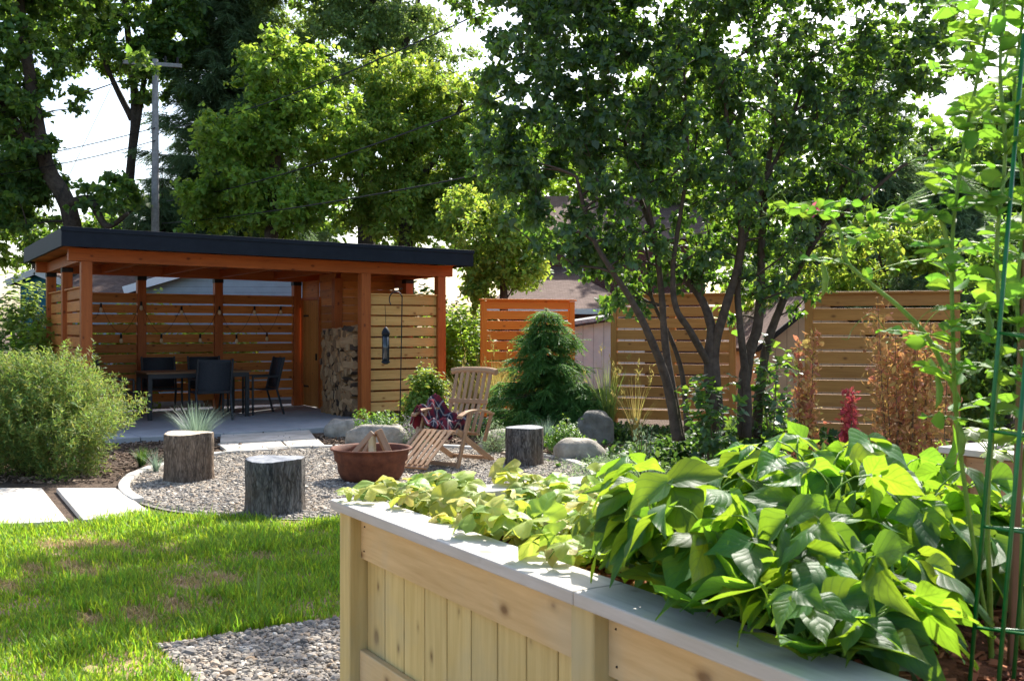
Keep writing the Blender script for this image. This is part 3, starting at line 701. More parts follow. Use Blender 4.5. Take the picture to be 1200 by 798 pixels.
for a in (.38, 5.885):
    mb = MB(); tbox(mb, a-.07, a+.07, .575, 3.805, 2.44, 2.60); part(mb, 'beam', M['cedar'], PV)
for a in np.linspace(1.2, 5.2, 5):
    mb = MB(); tbox(mb, a-.04, a+.04, .575, 3.805, 2.47, 2.60); part(mb, 'rafter', M['cedar'], PV)
posts = [(.383, .5), (4.526, .5), (5.885, .5), (.383, 2.2), (.383, 3.88), (1.82, 3.88), (3.15, 3.88), (4.62, 3.88), (4.72, 2.12), (5.885, 1.72), (5.885, 3.88)]
for a, b in posts:
    mb = MB(); top = 2.44+RTZ(a)-.002; wd = .16 if (a, b) == (4.526, .5) else .145; mb.box((a, b, (PZ+top)/2), (wd, wd, top-PZ)); p = part(mb, 'post', M['cedar'], PV, .006)
    if b > .6 and (a, b) != (4.72, 2.12): kb = MB(); kb.box((a, b-.0, top-.035), (wd+.012, wd+.012, .07)); part(kb, 'bracket', M['black'], p, .002)
def slats(name, mat, a0, b0, a1, b1, z0, z1, pitch=.172, bd=.143, th=.025, cap=True, extra=None):
    mb = MB(); z = z1
    while z-bd > z0: mb.beam((a0, b0, z-bd/2+rng.normal(0, .002)), (a1, b1, z-bd/2+rng.normal(0, .002)), th, bd); z -= pitch
    if cap: mb.beam((a0, b0, z1+.012), (a1, b1, z1+.012), .10, .022)
    return part(mb, name, mat, PV, .003)
slats('slat_panel', M['cedar_slat'], .46, 3.88, 1.745, 3.88, .12, 2.10); slats('slat_panel', M['cedar_slat'], 1.895, 3.88, 3.075, 3.88, .12, 2.10); slats('slat_panel', M['cedar_slat'], 3.225, 3.88, 4.545, 3.88, .12, 2.10)
slats('slat_panel', M['cedar_slat'], .383, .575, .383, 2.125, .12, 2.08); slats('slat_panel', M['cedar_slat'], .383, 2.275, .383, 3.805, .12, 2.08)
slats('slat_panel', M['cedar_pale'], 4.61, .5, 5.81, .5, .12, 2.05, .172, .145, .025)['label'] = 'unstained pale yellow slat panel'
slats('slat_panel', M['cedar_slat'], 5.885, .575, 5.885, 1.645, .12, 2.04); slats('slat_panel', M['cedar_slat'], 5.885, 1.795, 5.885, 3.80, .12, 2.38)
# storage room: boarded walls along a = 4.72 and b = 2.12
mb = MB(); z = .10
while z < 2.40:
    mb.box((4.72, 2.55, z+.07), (.03, .72, .137)); mb.box((4.72, 3.775, z+.07), (.03, .10, .137)) if False else None
    mb.box((5.30, 2.12, z+.07), (1.02, .03, .137)); z += .14
mb.box((4.72, 3.40, 2.21), (.03, .80, .36))
part(mb, 'storage_wall', M['cedar_slat'], PV, .003)
db = MB()
for i in range(6): db.box((4.715, 2.98+.135*i, 1.06), (.035, .132, 1.94))
dr = part(db, 'door', M['doorwood'], PV, .003)
fb2 = MB(); fb2.box((4.70, 2.885, 1.06), (.05, .05, 1.95)); fb2.box((4.70, 3.745, 1.06), (.05, .05, 1.95)); fb2.box((4.70, 3.315, 2.06), (.05, .90, .05)); part(fb2, 'door_frame', M['cedar'], dr, .003)
hb = MB(); hb.box((4.685, 3.03, 1.0), (.03, .03, .12)); part(hb, 'handle', M['black'], dr, .003)
for z in (.45, 1.75):
    hg = MB(); hg.box((4.692, 3.56, z), (.012, .24, .035)); part(hg, 'hinge', M['black'], dr, .002)

# string of light bulbs over the back slat wall
st = thing('string_lights', 'zigzag string of clear bulbs hung on the pavilion back slats', 'string lights', PC, ROT)
zz = [(298, 338), (325, 290), (390, 390), (455, 285), (520, 390), (585, 300), (645, 390), (707, 300), (762, 392), (820, 300), (860, 385), (905, 300)]
pts = []
for x, y in zz:
    a, z = on_b(x/2.753, 250+y/2.753, 3.80); pts.append(A(a, 3.80, z))
cb = MB(); path = []
for p, q in zip(pts[:-1], pts[1:]):
    for t in np.linspace(0, 1, 6, endpoint=False): path.append(p+(q-p)*t-A(0, 0, .10*math.sin(math.pi*t)))
path.append(pts[-1]); cb.tube(path, .0032, 4); cb.build('cord', M['black'], st)
for p in pts[1:]:
    bb = MB(); bb.tube([p+A(0, -.02, 0), p+A(0, -.02, -.07)], .018, 8); sk_ = bb.build('socket', M['black'], st)
    gb = MB(); gb.tube([p+A(0, -.02, -.07), p+A(0, -.02, -.09), p+A(0, -.02, -.125), p+A(0, -.02, -.15), p+A(0, -.02, -.158)], [.014, .026, .032, .02, .004], 10); gb.build('bulb', M['bulb'], sk_, smooth=True)

# dining table and chairs under the roof
TB = thing('dining_table', 'charcoal dining table with wooden top on the pavilion patio', 'table', pav(2.33, 2.42, PZ), ROT)
mb = MB()
for i in range(7): mb.box((0, -.39+i*.13, .735), (1.66, .126, .025))
part(mb, 'tabletop', M['stake'], TB, .003)
mb = MB(); mb.box((0, -.42, .685), (1.60, .04, .07)); mb.box((0, .42, .685), (1.60, .04, .07)); mb.box((-.78, 0, .685), (.04, .80, .07)); mb.box((.78, 0, .685), (.04, .80, .07)); part(mb, 'apron', M['dark'], TB, .003)
for x in (-.77, .77):
    for y in (-.41, .41): mb = MB(); mb.box((x, y, .325), (.065, .065, .65)); part(mb, 'leg', M['dark'], TB, .004)
CH = thing('dining_chair', 'charcoal sling chair with its back towards the lawn, in front of the table', 'chair', pav(2.42, 1.72, PZ), ROT, 'dining chairs around the table')
def slingpad(p0, p1, w_, bow):
    mb = MB(); V = []; n_ = 8
    for i in range(n_+1):
        t = i/n_
        for x in (-w_/2, w_/2): p = p0+(p1-p0)*t; V.append([x, p[0], p[1]+(-bow*math.sin(math.pi*t) if bow > 0 else 0)])
    V = np.array(V); V2 = V+A(0, .004, -.012); nv = len(V)
    mb.add(np.concatenate([V, V2]), [[2*i, 2*i+1, 2*i+3, 2*i+2] for i in range(n_)]+[[nv+2*i, nv+2*i+2, nv+2*i+3, nv+2*i+1] for i in range(n_)]+[[2*i, 2*i+2, nv+2*i+2, nv+2*i] for i in range(n_)]+[[2*i+1, nv+2*i+1, nv+2*i+3, 2*i+3] for i in range(n_)])
    return mb
slingpad(A(.22, .45), A(-.22, .43), .50, .02).build('seat', M['mesh'], CH, smooth=True)
slingpad(A(-.20, .46), A(-.30, .95), .50, 0).build('backrest', M['mesh'], CH, smooth=True)
for x in (-.27, .27):
    mb = MB(); mb.beam((x, -.18, .42), (x, -.31, .96), .03, .035); part(mb, 'back_frame', M['dark'], CH, .003)
    mb = MB(); mb.beam((x, -.24, .64), (x, .24, .64), .045, .025); part(mb, 'armrest', M['dark'], CH, .003)
    mb = MB(); mb.beam((x, .23, 0), (x, .23, .63), .03, .03); part(mb, 'leg', M['dark'], CH, .003)
    mb = MB(); mb.beam((x, -.30, 0), (x, -.18, .42), .03, .03); part(mb, 'leg', M['dark'], CH, .003)
mb = MB(); mb.beam((-.25, .23, .43), (.25, .23, .43), .03, .03); mb.beam((-.25, -.19, .43), (.25, -.19, .43), .03, .03); part(mb, 'seat_frame', M['dark'], CH, .003)
dup(CH, None, pav(2.0, 3.12, PZ), ROT+math.pi, 'charcoal sling chair behind the table, facing the lawn')
dup(CH, None, pav(3.45, 2.35, PZ), ROT+math.pi/2, 'charcoal sling chair at the right end of the table, seen from the side')
dup(CH, None, pav(1.12, 2.45, PZ), ROT-math.pi/2, 'charcoal sling chair at the left end of the table, partly behind the golden bush')
dup(CH, None, pav(2.78, 3.15, PZ), ROT+math.pi, 'charcoal sling chair behind the table near the storage door, mostly hidden')

# firewood: every split log of the stack
def logmesh(n_, r_, ln, barky):
    mb = MB(); a = np.sort(rng.random(n_)*.6+np.arange(n_))/n_*2*math.pi; q = r_*(.75+.45*rng.random(n_))
    P0 = np.stack([np.zeros(n_), np.cos(a)*q, np.sin(a)*q], 1); k = 5; V = []
    for t in np.linspace(0, 1, k): V.append(P0*(1+.06*rng.standard_normal((n_, 1)))*A(1, 1, 1)+A((t-.5)*ln, rng.normal(0, .004), rng.normal(0, .004)))
    V = np.concatenate(V); f = [[i*n_+j, (i+1)*n_+j, (i+1)*n_+(j+1) % n_, i*n_+(j+1) % n_] for i in range(k-1) for j in range(n_)]
    nb = [x for x in f if (x[0] % n_) in (0, 1)] if barky else []
    ns = [x for x in f if x not in nb]; mb.add(V, ns, None, 0)
    if nb: mb.addf(0, nb, None, 2)
    mb.addf(0, [list(range(n_))], None, 1); mb.addf(0, [list(range((k-1)*n_, k*n_))[::-1]], None, 1)
    return mb
protos = [logmesh([3, 4, 5, 4, 6, 7, 3, 5, 8][i], .062+.012*(i % 3), .42, i % 2 == 0) for i in range(9)]
pm = []
for i, q in enumerate(protos):
    o = q.build('firewood_log', [M['log'], M['logend'], M['logbark']], None, (0, 0, 0)); pm.append(o.data); bpy.data.objects.remove(o)
LOGL = 'split firewood log in the tall stack beside the pavilion post'
from mathutils import Euler
row = 0; z = PZ+.06
while z < 1.50:
    for b in np.arange(1.18+.05*(row % 2), 2.05, .105):
        o = bpy.data.objects.new('firewood_log', pm[rng.integers(9)]); COL.objects.link(o)
        o.location = pav(4.62+rng.normal(0, .02), b+rng.normal(0, .008), z+rng.normal(0, .008)); o.rotation_euler = (rng.random()*6.28, rng.normal(0, .03), ROT+rng.normal(0, .05)+(math.pi if rng.random() < .5 else 0))
        tag(o, LOGL, 'firewood', 'split logs in the firewood stack')
    z += .093; row += 1
row = 0; z = PZ+.06
while z < 1.56:
    alt = (row//1) % 2
    for q in (0, 1, 2):
        o = bpy.data.objects.new('firewood_log', pm[rng.integers(9)]); COL.objects.link(o)
        if alt: o.location = pav(4.62+rng.normal(0, .02), .78+q*.13, z); rz = ROT
        else: o.location = pav(4.46+q*.13, .94+rng.normal(0, .015), z); rz = ROT+math.pi/2
        o.rotation_euler = (rng.random()*6.28, rng.normal(0, .04), rz+rng.normal(0, .06)); tag(o, LOGL, 'firewood', 'split logs in the firewood stack')
    z += .098; row += 1

# shepherd hook with hanging feeder
hp = A((468-600)/F*13.3, 13.3, 0)
hk = MB(); Z = W(468, 352, 13.3)[2]
pth = [[0, 0, 0], [.02, 0, 1.0], [.035, 0, Z-.02], [.03, 0, Z+.05], [-.0, 0, Z+.10], [-.06, 0, Z+.11], [-.115, 0, Z+.07], [-.13, 0, Z-.0], [-.11, 0, Z-.06]]
hk.tube(smooth_path(pth, 5), .0075, 6); o = hk.build('shepherd_hook', M['black'], None, hp); tag(o, 'thin black shepherd hook in front of the pale slat panel', 'garden hook')
fp = W(452, 425, 13.3); FE = thing('bird_feeder', 'dark tube bird feeder hanging from the shepherd hook', 'bird feeder', fp)
mb = MB(); mb.tube([[0, 0, .02], [0, 0, .36]], .040, 14); mb.build('tube', M['glass'], FE, smooth=True)
mb = MB(); mb.tube([[0, 0, .36], [0, 0, .40], [0, 0, .45], [0, 0, .465]], [.055, .052, .025, .006], 14); mb.build('lid', M['fascia'], FE, smooth=True)
mb = MB(); mb.tube([[0, 0, -.02], [0, 0, .0], [0, 0, .02]], [.02, .055, .055], 14); mb.build('base', M['fascia'], FE)
mb = MB(); mb.tube([[0, 0, .46], [0, 0, .60], [-.01, 0, Z-.06-fp[2]]], .003, 4); mb.build('hanger', M['black'], FE)
mb = MB(); mb.beam((-.043, 0, 0), (-.043, 0, .38), .006, .012); mb.beam((.043, 0, 0), (.043, 0, .38), .006, .012); mb.build('frame', M['fascia'], FE)

# ------------------------------------------------------------------ stumps, fire bowl
def stump(label, px, bot, wpx, h, bark, topmat=None):
    d = 1800/(bot-HOR); r_ = wpx*d/F/2; c = A((px-600)/F*(d+r_*.8), d+r_*.85, 0)
    root = thing('tree_stump', label, 'stump', c, rng.random()*6, 'tree stump seats round the fire pit'); n_ = 64
    a = np.arange(n_)/n_*2*math.pi; pr = 1+.05*np.sin(a*3+c[0]*9)+.035*np.sin(a*5+c[1]*7)+.03*np.sin(a*2+c[0])+.016*np.sin(a*17)+.016*np.sin(a*29+1)+.012*rng.standard_normal(n_)
    zs = [0, .03, .1, .2, .3, h-.012, h]; fl = [1.06, 1.03, 1.0, .99, 1., 1.0, .985]; V = []
    for z_, f in zip(zs, fl): V.append(np.stack([np.cos(a)*r_*pr*f*(1+.006*rng.standard_normal(n_)), np.sin(a)*r_*pr*f, np.full(n_, z_)+(.006*np.sin(a*2) if z_ > .35 else 0)], 1))
    V = np.concatenate(V); mb = MB(); mb.add(V, [[i*n_+j, i*n_+(j+1) % n_, (i+1)*n_+(j+1) % n_, (i+1)*n_+j] for i in range(6) for j in range(n_)])
    mb.build('bark', M[bark], root, smooth=True)
    T = V[-n_:]; tb = MB(); c0 = T.mean(0); rings = [T*A(1, 1, 1), c0+(T-c0)*.96+A(0, 0, .004), c0+(T-c0)*.5+A(0, 0, .004)]
    tb.add(np.concatenate(rings+[c0[None]+A(0, 0, .004)]), [[i*n_+j, i*n_+(j+1) % n_, (i+1)*n_+(j+1) % n_, (i+1)*n_+j] for i in range(2) for j in range(n_)])
    tb.addf(0, [[2*n_+j, 2*n_+(j+1) % n_, 3*n_] for j in range(n_)]); tb.build('cut_top', M[topmat or 'endgrain'], root); return root
stump('brown bark stump with bright sunlit top beside the golden bush', 220, 567, 56, .475, 'stumpbark')
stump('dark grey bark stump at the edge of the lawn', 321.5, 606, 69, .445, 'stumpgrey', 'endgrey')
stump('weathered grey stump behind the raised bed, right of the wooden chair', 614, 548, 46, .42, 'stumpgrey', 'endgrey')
d = 1800/(569-HOR)+.3; bc = A((435-600)/F*d, d, 0); BR = .395
FB = thing('fire_bowl', 'round rusty steel fire bowl in the middle of the gravel circle', 'fire bowl', bc)
mb = MB(); pr = [(.0, .012), (.27, .012), (.30, .05), (.325, .10), (.335, .19), (.36, .215), (.365, .27), (.375, .31), (.40, .318), (.405, .33), (.395, .337), (.37, .328), (.35, .27), (.32, .12), (0, .10)]
n_ = 56; a = np.arange(n_)/n_*2*math.pi; V = np.concatenate([np.stack([np.cos(a)*max(q, .002), np.sin(a)*max(q, .002), np.full(n_, z_)], 1) for q, z_ in pr])
mb.add(V, [[i*n_+j, i*n_+(j+1) % n_, (i+1)*n_+(j+1) % n_, (i+1)*n_+j] for i in range(len(pr)-1) for j in range(n_)]); mb.build('bowl', M['rust'], FB, smooth=True)
mb = MB(); mb.add(np.concatenate([np.stack([np.cos(a)*.31, np.sin(a)*.31, np.full(n_, .16)], 1), [[0, 0, .19]]]), [[j, (j+1) % n_, n_] for j in range(n_)]); mb.build('ash_bed', M['ash'], FB)
for (p0, p1, w_, lab) in [((-.22, -.02, .20), (.02, .04, .47), .075, 'split log leaning from the left in the rusty fire bowl'), ((.03, -.12, .20), (.0, .05, .46), .07, 'pale front log standing upright in the fire bowl'), ((.20, .02, .20), (.06, .05, .50), .085, 'brown log leaning from the right in the fire bowl'), ((-.12, .16, .2), (.0, .06, .42), .07, 'shadowed log at the back of the fire bowl tepee'), ((-.12, -.10, .18), (-.02, .0, .38), .05, 'short thin log between the others in the fire bowl')]:
    mb = MB(); mid = (A(*p0)+A(*p1))/2; mb.beam(A(*p0)-mid, A(*p1)-mid, w_, w_*.8, (.3, .4, 1)); o = mb.build('split_log', M['teak'] if 'pale' not in lab else M['rail'], None, bc+mid, bevel=.01); tag(o, lab, 'firewood')

# ------------------------------------------------------------------ folding wooden deck chair and blanket
cc = G(527, 546); cc[1] += .05; CROT = math.atan2(-.86, -.50)-math.pi/2
DC = thing('deck_chair', 'slatted teak folding lounge chair facing the fire bowl', 'chair', cc, CROT); DC.scale = (1, 1, .985)
def slatpanel(p0, p1, nsl, w_, name, endbars=True, curve=0):
    mb = MB(); p0 = A(*p0); p1 = A(*p1); xs_ = np.linspace(-w_/2+.025, w_/2-.025, nsl)
    up = np.cross(unit(A(0, *(p1-p0))), A(1, 0, 0))
    for x in xs_:
        mid = (p0+p1)/2; off = -curve
        a_, b_, c_ = A(x, *p0), A(x, mid[0]+off*.8, mid[1]), A(x, *p1)
        if curve: mb.beam(a_, b_, .042, .014, up); mb.beam(b_, c_, .042, .014, up)
        else: mb.beam(a_, c_, .042, .014, up)
    if endbars:
        for q in (p0, p1): mb.beam(A(-w_/2, *(q-A(0, .018))), A(w_/2, *(q-A(0, .018))), .05, .022, up)
    return mb.build(name, M['teak'], DC, bevel=.003)
slatpanel((-.20, .36), (.25, .42), 7, .50, 'seat'); slatpanel((.28, .42), (.76, .10), 7, .46, 'leg_rest')
slatpanel((-.22, .36), (-.50, 1.04), 7, .50, 'backrest', False, .03)
mb = MB(); mb.tube(smooth_path([[-.30, -.495, 1.03], [-.15, -.515, 1.05], [.15, -.515, 1.05], [.30, -.495, 1.03]], 4), .038, 10); mb.build('top_rail', M['teak'], DC, smooth=False, bevel=.004); mb = MB(); mb.beam((-.26, -.365, .70), (.26, -.365, .70), .02, .05); mb.build('back_slat_bar', M['teak'], DC, bevel=.004)
for x in (-.29, .29):
    mb = MB(); P = smooth_path([[x, -.42, .56], [x, -.2, .615], [x, .08, .62], [x*1.03, .24, .585], [x*1.03, .27, .56]], 4)
    for p, q in zip(P[:-1], P[1:]): mb.beam(p, q+(q-p)*.06, .062, .022)
    mb.build('armrest', M['teak'], DC, bevel=.003)
    mb = MB(); mb.beam((x, .05, .605), (x, .30, .0), .028, .05); mb.build('leg', M['teak'], DC, bevel=.004)
    mb = MB(); P = smooth_path([[x*.9, .26, .42], [x*.9, -.1, .22], [x*.9, -.48, .02]], 4)
    for p, q in zip(P[:-1], P[1:]): mb.beam(p, q+(q-p)*.05, .028, .055)
    mb.build('leg', M['teak'], DC, bevel=.004)
    mb = MB(); mb.beam((x*.96, -.42, .555), (x*.9, -.30, .26), .025, .04); mb.build('back_support', M['teak'], DC, bevel=.003)
mb = MB(); mb.beam((-.26, -.46, .05), (.26, -.46, .05), .03, .04); mb.build('stretcher', M['teak'], DC, bevel=.003)
mb = MB(); mb.beam((-.27, .28, .06), (.27, .28, .06), .03, .04); mb.build('stretcher', M['teak'], DC, bevel=.003)
nb_ = 36; mb = MB(); V = []; UVg = []
for i in range(nb_):
    for j in range(nb_):
        u_, v_ = i/(nb_-1), j/(nb_-1); y = -.24+.46*v_; x = .42-.56*u_     # x>0 is the image-left side of the chair
        z = .44+.03*math.sin(u_*7+v_*4)+.05*math.sin(v_*8+u_*3)*.6
        if x > .19: z += .20*min(1, (x-.19)/.10)
        if x > .34: z -= (x-.34)*2.4
        z += max(0, (-.10-y))*.7; z += .02*math.sin(u_*23+v_*9)+.022*math.sin(v_*17-u_*13)+.03*math.sin(v_*9+u_*15); x += .03*math.sin(v_*11); y += .03*math.sin(u_*9)
        V.append([x, y, z]); UVg.append([u_, v_])
fq = np.array([[i*nb_+j, i*nb_+j+1, (i+1)*nb_+j+1, (i+1)*nb_+j] for i in range(nb_-1) for j in range(nb_-1)]); mb.add(V, fq, np.array(UVg)[fq])
o = mb.build('blanket', M['plaid'], None, cc, CROT, smooth=True); tag(o, 'rumpled red and navy plaid blanket thrown over the wooden chair', 'blanket'); m_ = o.modifiers.new('s', 'SOLIDIFY'); m_.thickness = .014

# ------------------------------------------------------------------ boulders
def boulder(label, px, bot, wpx, hpx, mat='rock', dy=0, sq=1.0, seed=0):
    d = 1800/(bot-HOR); rx = wpx*d/F/2; h = hpx*d/F; c = A((px-600)/F*(d+rx*.6), d+rx*.6+dy, 0); nu, nv = 36, 18; V = []; r_ = np.random.default_rng(seed)
    ks = r_.standard_normal((10, 3))*2.2; ph = r_.random(10)*6
    for i in range(nv+1):
        for j in range(nu):
            th_ = math.pi*i/nv; p = A(math.sin(th_)*math.cos(2*math.pi*j/nu), math.sin(th_)*math.sin(2*math.pi*j/nu), math.cos(th_))
            q = np.sign(p)*np.abs(p)**sq; k_ = 1+.05*np.sum(np.sin(ks@p+ph)); V.append(q*k_*A(rx, rx*.75, h*.62)+A(0, 0, h*.36))
    mb = MB(); mb.add(V, [[i*nu+j, (i+1)*nu+j, (i+1)*nu+(j+1) % nu, i*nu+(j+1) % nu] for i in range(nv) for j in range(nu)]); o = mb.build('boulder', M[mat], None, c, smooth=True); tag(o, label, 'boulder', 'boulders in the planting beds')
boulder('tan rounded boulder at the patio corner below the firewood', 402, 514, 50, 26, sq=.75, seed=1)
boulder('long flat topped tan boulder behind the fire bowl', 443, 526, 74, 30, sq=.6, seed=2)
boulder('low brown rounded boulder beside the clipped green mound', 679, 541, 58, 26, seed=3, sq=.85)
boulder('upright grey block boulder under the cedar', 697, 522, 44, 38, 'rockgrey', sq=.55, seed=4)
boulder('grey boulder half hidden behind the weathered grey stump', 580, 530, 44, 26, 'rock', sq=.8, seed=5)

# ------------------------------------------------------------------ privacy screens
def screen(label, px0, px1, top, d, mat, rot, z1=None, pitch=.165, bd=.138, pm=None, mid=False, d2=None):
    p0 = W(px0, top, d); p1 = W(px1, top, d2 or d); ztop = p0[2]; v = (p1-p0); Ln = np.hypot(v[0], v[1])
    root = thing('privacy_screen', label, 'fence panel', A(p0[0], p0[1], 0), math.atan2(v[1], v[0]), 'slatted privacy screens'); mb = MB(); z = ztop
    while z-bd > .05: mb.box((Ln/2, 0, z-bd/2), (Ln-.18, .024, bd)); z -= pitch
    part(mb, 'slats', M[mat], root, .003)
    for x in [.045, Ln-.045]+([Ln/2] if mid else []):
        b = MB(); b.box((x, .02 if x not in (Ln/2,) else .065, ztop/2-.01), (.09, .09, ztop)); part(b, 'post', M[pm or mat], root, .004)
    b = MB(); b.box((Ln/2, .01, ztop+.012), (Ln+.04, .14, .028)); part(b, 'cap_board', M[pm or mat], root, .004)
screen('vivid orange stained slat screen behind the dark green cedar', 564, 673, 352, 16.5, 'screen_orange', 0, d2=17.0)
screen('tan slat screen behind the lilac trunks', 716, 862, 347, 15.0, 'screen_tan', 0, mid=True, d2=14.4)
screen('brown slat screen at the right behind the rusty plants', 943, 1125, 345, 11.9, 'screen_tan', 0, mid=True, d2=11.4)

# ------------------------------------------------------------------ neighbouring buildings
def quad(mb, P, mat=0):
    P = np.asarray(P, float); u = unit(P[1]-P[0]); n_ = np.cross(u, P[2]-P[1]); v = unit(np.cross(n_, u)); uv = np.stack([(P-P[0])@u, (P-P[0])@v], 1); mb.add(P, [list(range(len(P)))], uv[None], mat)
def gable_house(name, label, c, rot, wdt, dep, ze, za, wall, roofm, cat='house', trim=True, over=.25, th=.12):
    """gable end faces local -y, ridge along local y"""
    root = thing(name, label, cat, c, rot); mb = MB(); h = wdt/2
    quad(mb, [(-h, 0, 0), (h, 0, 0), (h, 0, ze), (0, 0, za), (-h, 0, ze)]); quad(mb, [(h, dep, 0), (-h, dep, 0), (-h, dep, ze), (0, dep, za), (h, dep, ze)])
    quad(mb, [(-h, dep, 0), (-h, 0, 0), (-h, 0, ze), (-h, dep, ze)]); quad(mb, [(h, 0, 0), (h, dep, 0), (h, dep, ze), (h, 0, ze)]); mb.build('wall', M[wall], root)
    sl_ = (za-ze)/h; rb = MB()
    for s in (-1, 1):
        e = A(s*(h+over), 0, ze-over*sl_); r0 = A(0, 0, za); lo_, hi_ = -over, dep+over
        P = [A(e[0], lo_, e[2]+.02), A(0, lo_, za+.02), A(0, hi_, za+.02), A(e[0], hi_, e[2]+.02)]
        if s > 0: P = [P[0], P[3], P[2], P[1]]
        else: P = P
        top = [p+A(0, 0, th) for p in P]; quad(rb, top if True else P); b = rb.n; rb.add(np.array(P+top), [[0, 1, 5, 4], [1, 2, 6, 5], [2, 3, 7, 6], [3, 0, 4, 7], [3, 2, 1, 0]])
    rf_ = rb.build('roof', M[roofm], root)
    if trim:
        tb = MB()
        for s in (-1, 1): tb.beam(A(s*(h+over), -over-.02, ze-over*sl_+.06), A(0, -over-.02, za+.06), .03, .16 if over > .2 else .07)
        tb.build('rake_trim', M['white' if wall != 'siding_beige' else 'black'], rf_)
    return root
# pale blue house behind the pavilion with a brown front slope at its left
hx = W(300, 340, 21.8); H1 = gable_house('neighbour_house', 'pale blue grey neighbour house glimpsed above the pavilion back wall', A(hx[0], 21.8, 0), .03, 4.9, 3.2, 2.33, 3.05, 'siding_blue', 'shingle')
mb = MB(); quad(mb, [(-4.6, .5, 2.25), (-1.9, .5, 2.25), (-1.2, 3.0, 3.3), (-4.2, 3.0, 3.3)]); mb.build('side_roof', M['shingle'], H1)
mb = MB(); mb.box((-3.1, 1.9, 1.12), (2.4, 2.2, 2.24)); mb.build('side_wall', M['siding_blue'], H1)
hx = W(46, 330, 27.0); gable_house('neighbour_shed', 'small teal shed seen left of the pavilion post', A(hx[0], 27, 0), 0, 1.0, 3, 2.75, 2.95, 'siding_teal', 'shingle', 'shed')
# brick house
bx = W(715, 340, 27.0); H2 = thing('brick_house', 'dark red brick house with white sash window behind the lilac', 'house', A(bx[0], 27.0, 0))
mb = MB(); mb.box((.2, 3.0, 2.0), (4.6, 6.0, 4.0)); mb.build('wall', M['brick'], H2)
mb = MB(); quad(mb, [(-2.6, -.4, 3.85), (3.0, -.4, 3.85), (2.4, 3.0, 5.4), (-1.9, 3.0, 5.4)]); quad(mb, [(3.0, -.4, 3.85), (3.0, 6.4, 3.85), (2.4, 3.0, 5.4)]); quad(mb, [(-2.6, 6.4, 3.85), (-2.6, -.4, 3.85), (-1.9, 3.0, 5.4)]); quad(mb, [(3.0, 6.4, 3.85), (-2.6, 6.4, 3.85), (-1.9, 3.0, 5.4), (2.4, 3.0, 5.4)]); quad(mb, [(-2.6, -.4, 3.84), (-2.6, 6.4, 3.84), (3.0, 6.4, 3.84), (3.0, -.4, 3.84)]); mb.build('roof', M['shingle'], H2)
wp = W(672, 305, 27.0)-A(bx[0], 27.0, 0)
fr = MB(); ww, wh = .44, .82
for sx in (-1, 1): fr.box((wp[0]+sx*ww/2, -.03, wp[2]), (.06, .06, wh+.06))
for z_ in (-wh/2, 0, wh/2): fr.box((wp[0], -.035, wp[2]+z_), (ww-.062, .05, .05))
fo = fr.build('window', M['white'], H2); g_ = MB(); g_.box((wp[0], -.012, wp[2]), (ww-.07, .02, wh-.06)); g_.build('pane', M['glass'], fo)
mb = MB(); quad(mb, [(-3.2, -4.0, 1.95), (.3, -4.0, 1.95), (-1.25, -.05, 3.15), (-2.2, -.05, 3.15)]); quad(mb, [(.3, -4.0, 1.93), (-3.2, -4.0, 1.93), (-2.2, -.05, 3.13), (-1.25, -.05, 3.13)]); quad(mb, [(.3, -4.0, 1.95), (.3, -.05, 1.95), (-1.25, -.05, 3.15)]); mb.build('porch_roof', M['shingle'], H2)
mb = MB(); mb.box((-1.3, -2.2, .95), (2.8, 3.2, 1.9)); mb.build('porch_wall', M['brick'], H2)
mb = MB(); mb.box((-1.45, -4.02, 1.90), (3.5, .06, .12)); mb.build('gutter', M['white'], H2)
# low grey shed with pale roof between two screens
gx_ = W(695, 380, 19.5); H3 = thing('garden_shed', 'low grey shed with pale sloping roof between the orange and tan screens', 'shed', A(gx_[0], 19.5, 0), .1)
mb = MB(); quad(mb, [(-1.0, 0, 0), (1.0, 0, 0), (1.0, 0, 1.75), (-1.0, 0, 1.45)]); quad(mb, [(1.0, 0, 0), (1.0, 2, 0), (1, 2, 1.95), (1, 0, 1.75)]); quad(mb, [(-1.0, 2, 0), (-1.0, 0, 0), (-1, 0, 1.45), (-1, 2, 1.65)]); mb.build('wall', M['siding_grey'], H3)
mb = MB(); mb.beam((-1.2, .9, 1.50), (1.2, .9, 1.86), 2.3, .07); mb.build('roof', M['shingle_grey'], H3)
cx_ = W(962, 386, 14.6); gable_house('beige_shed', 'beige boarded shed with dark roof edge beside the brown screen', A(cx_[0], 14.6, 0), .12, 1.75, 2.4, 1.25, 1.93, 'siding_beige', 'shingle', 'shed', True, .12, .05)

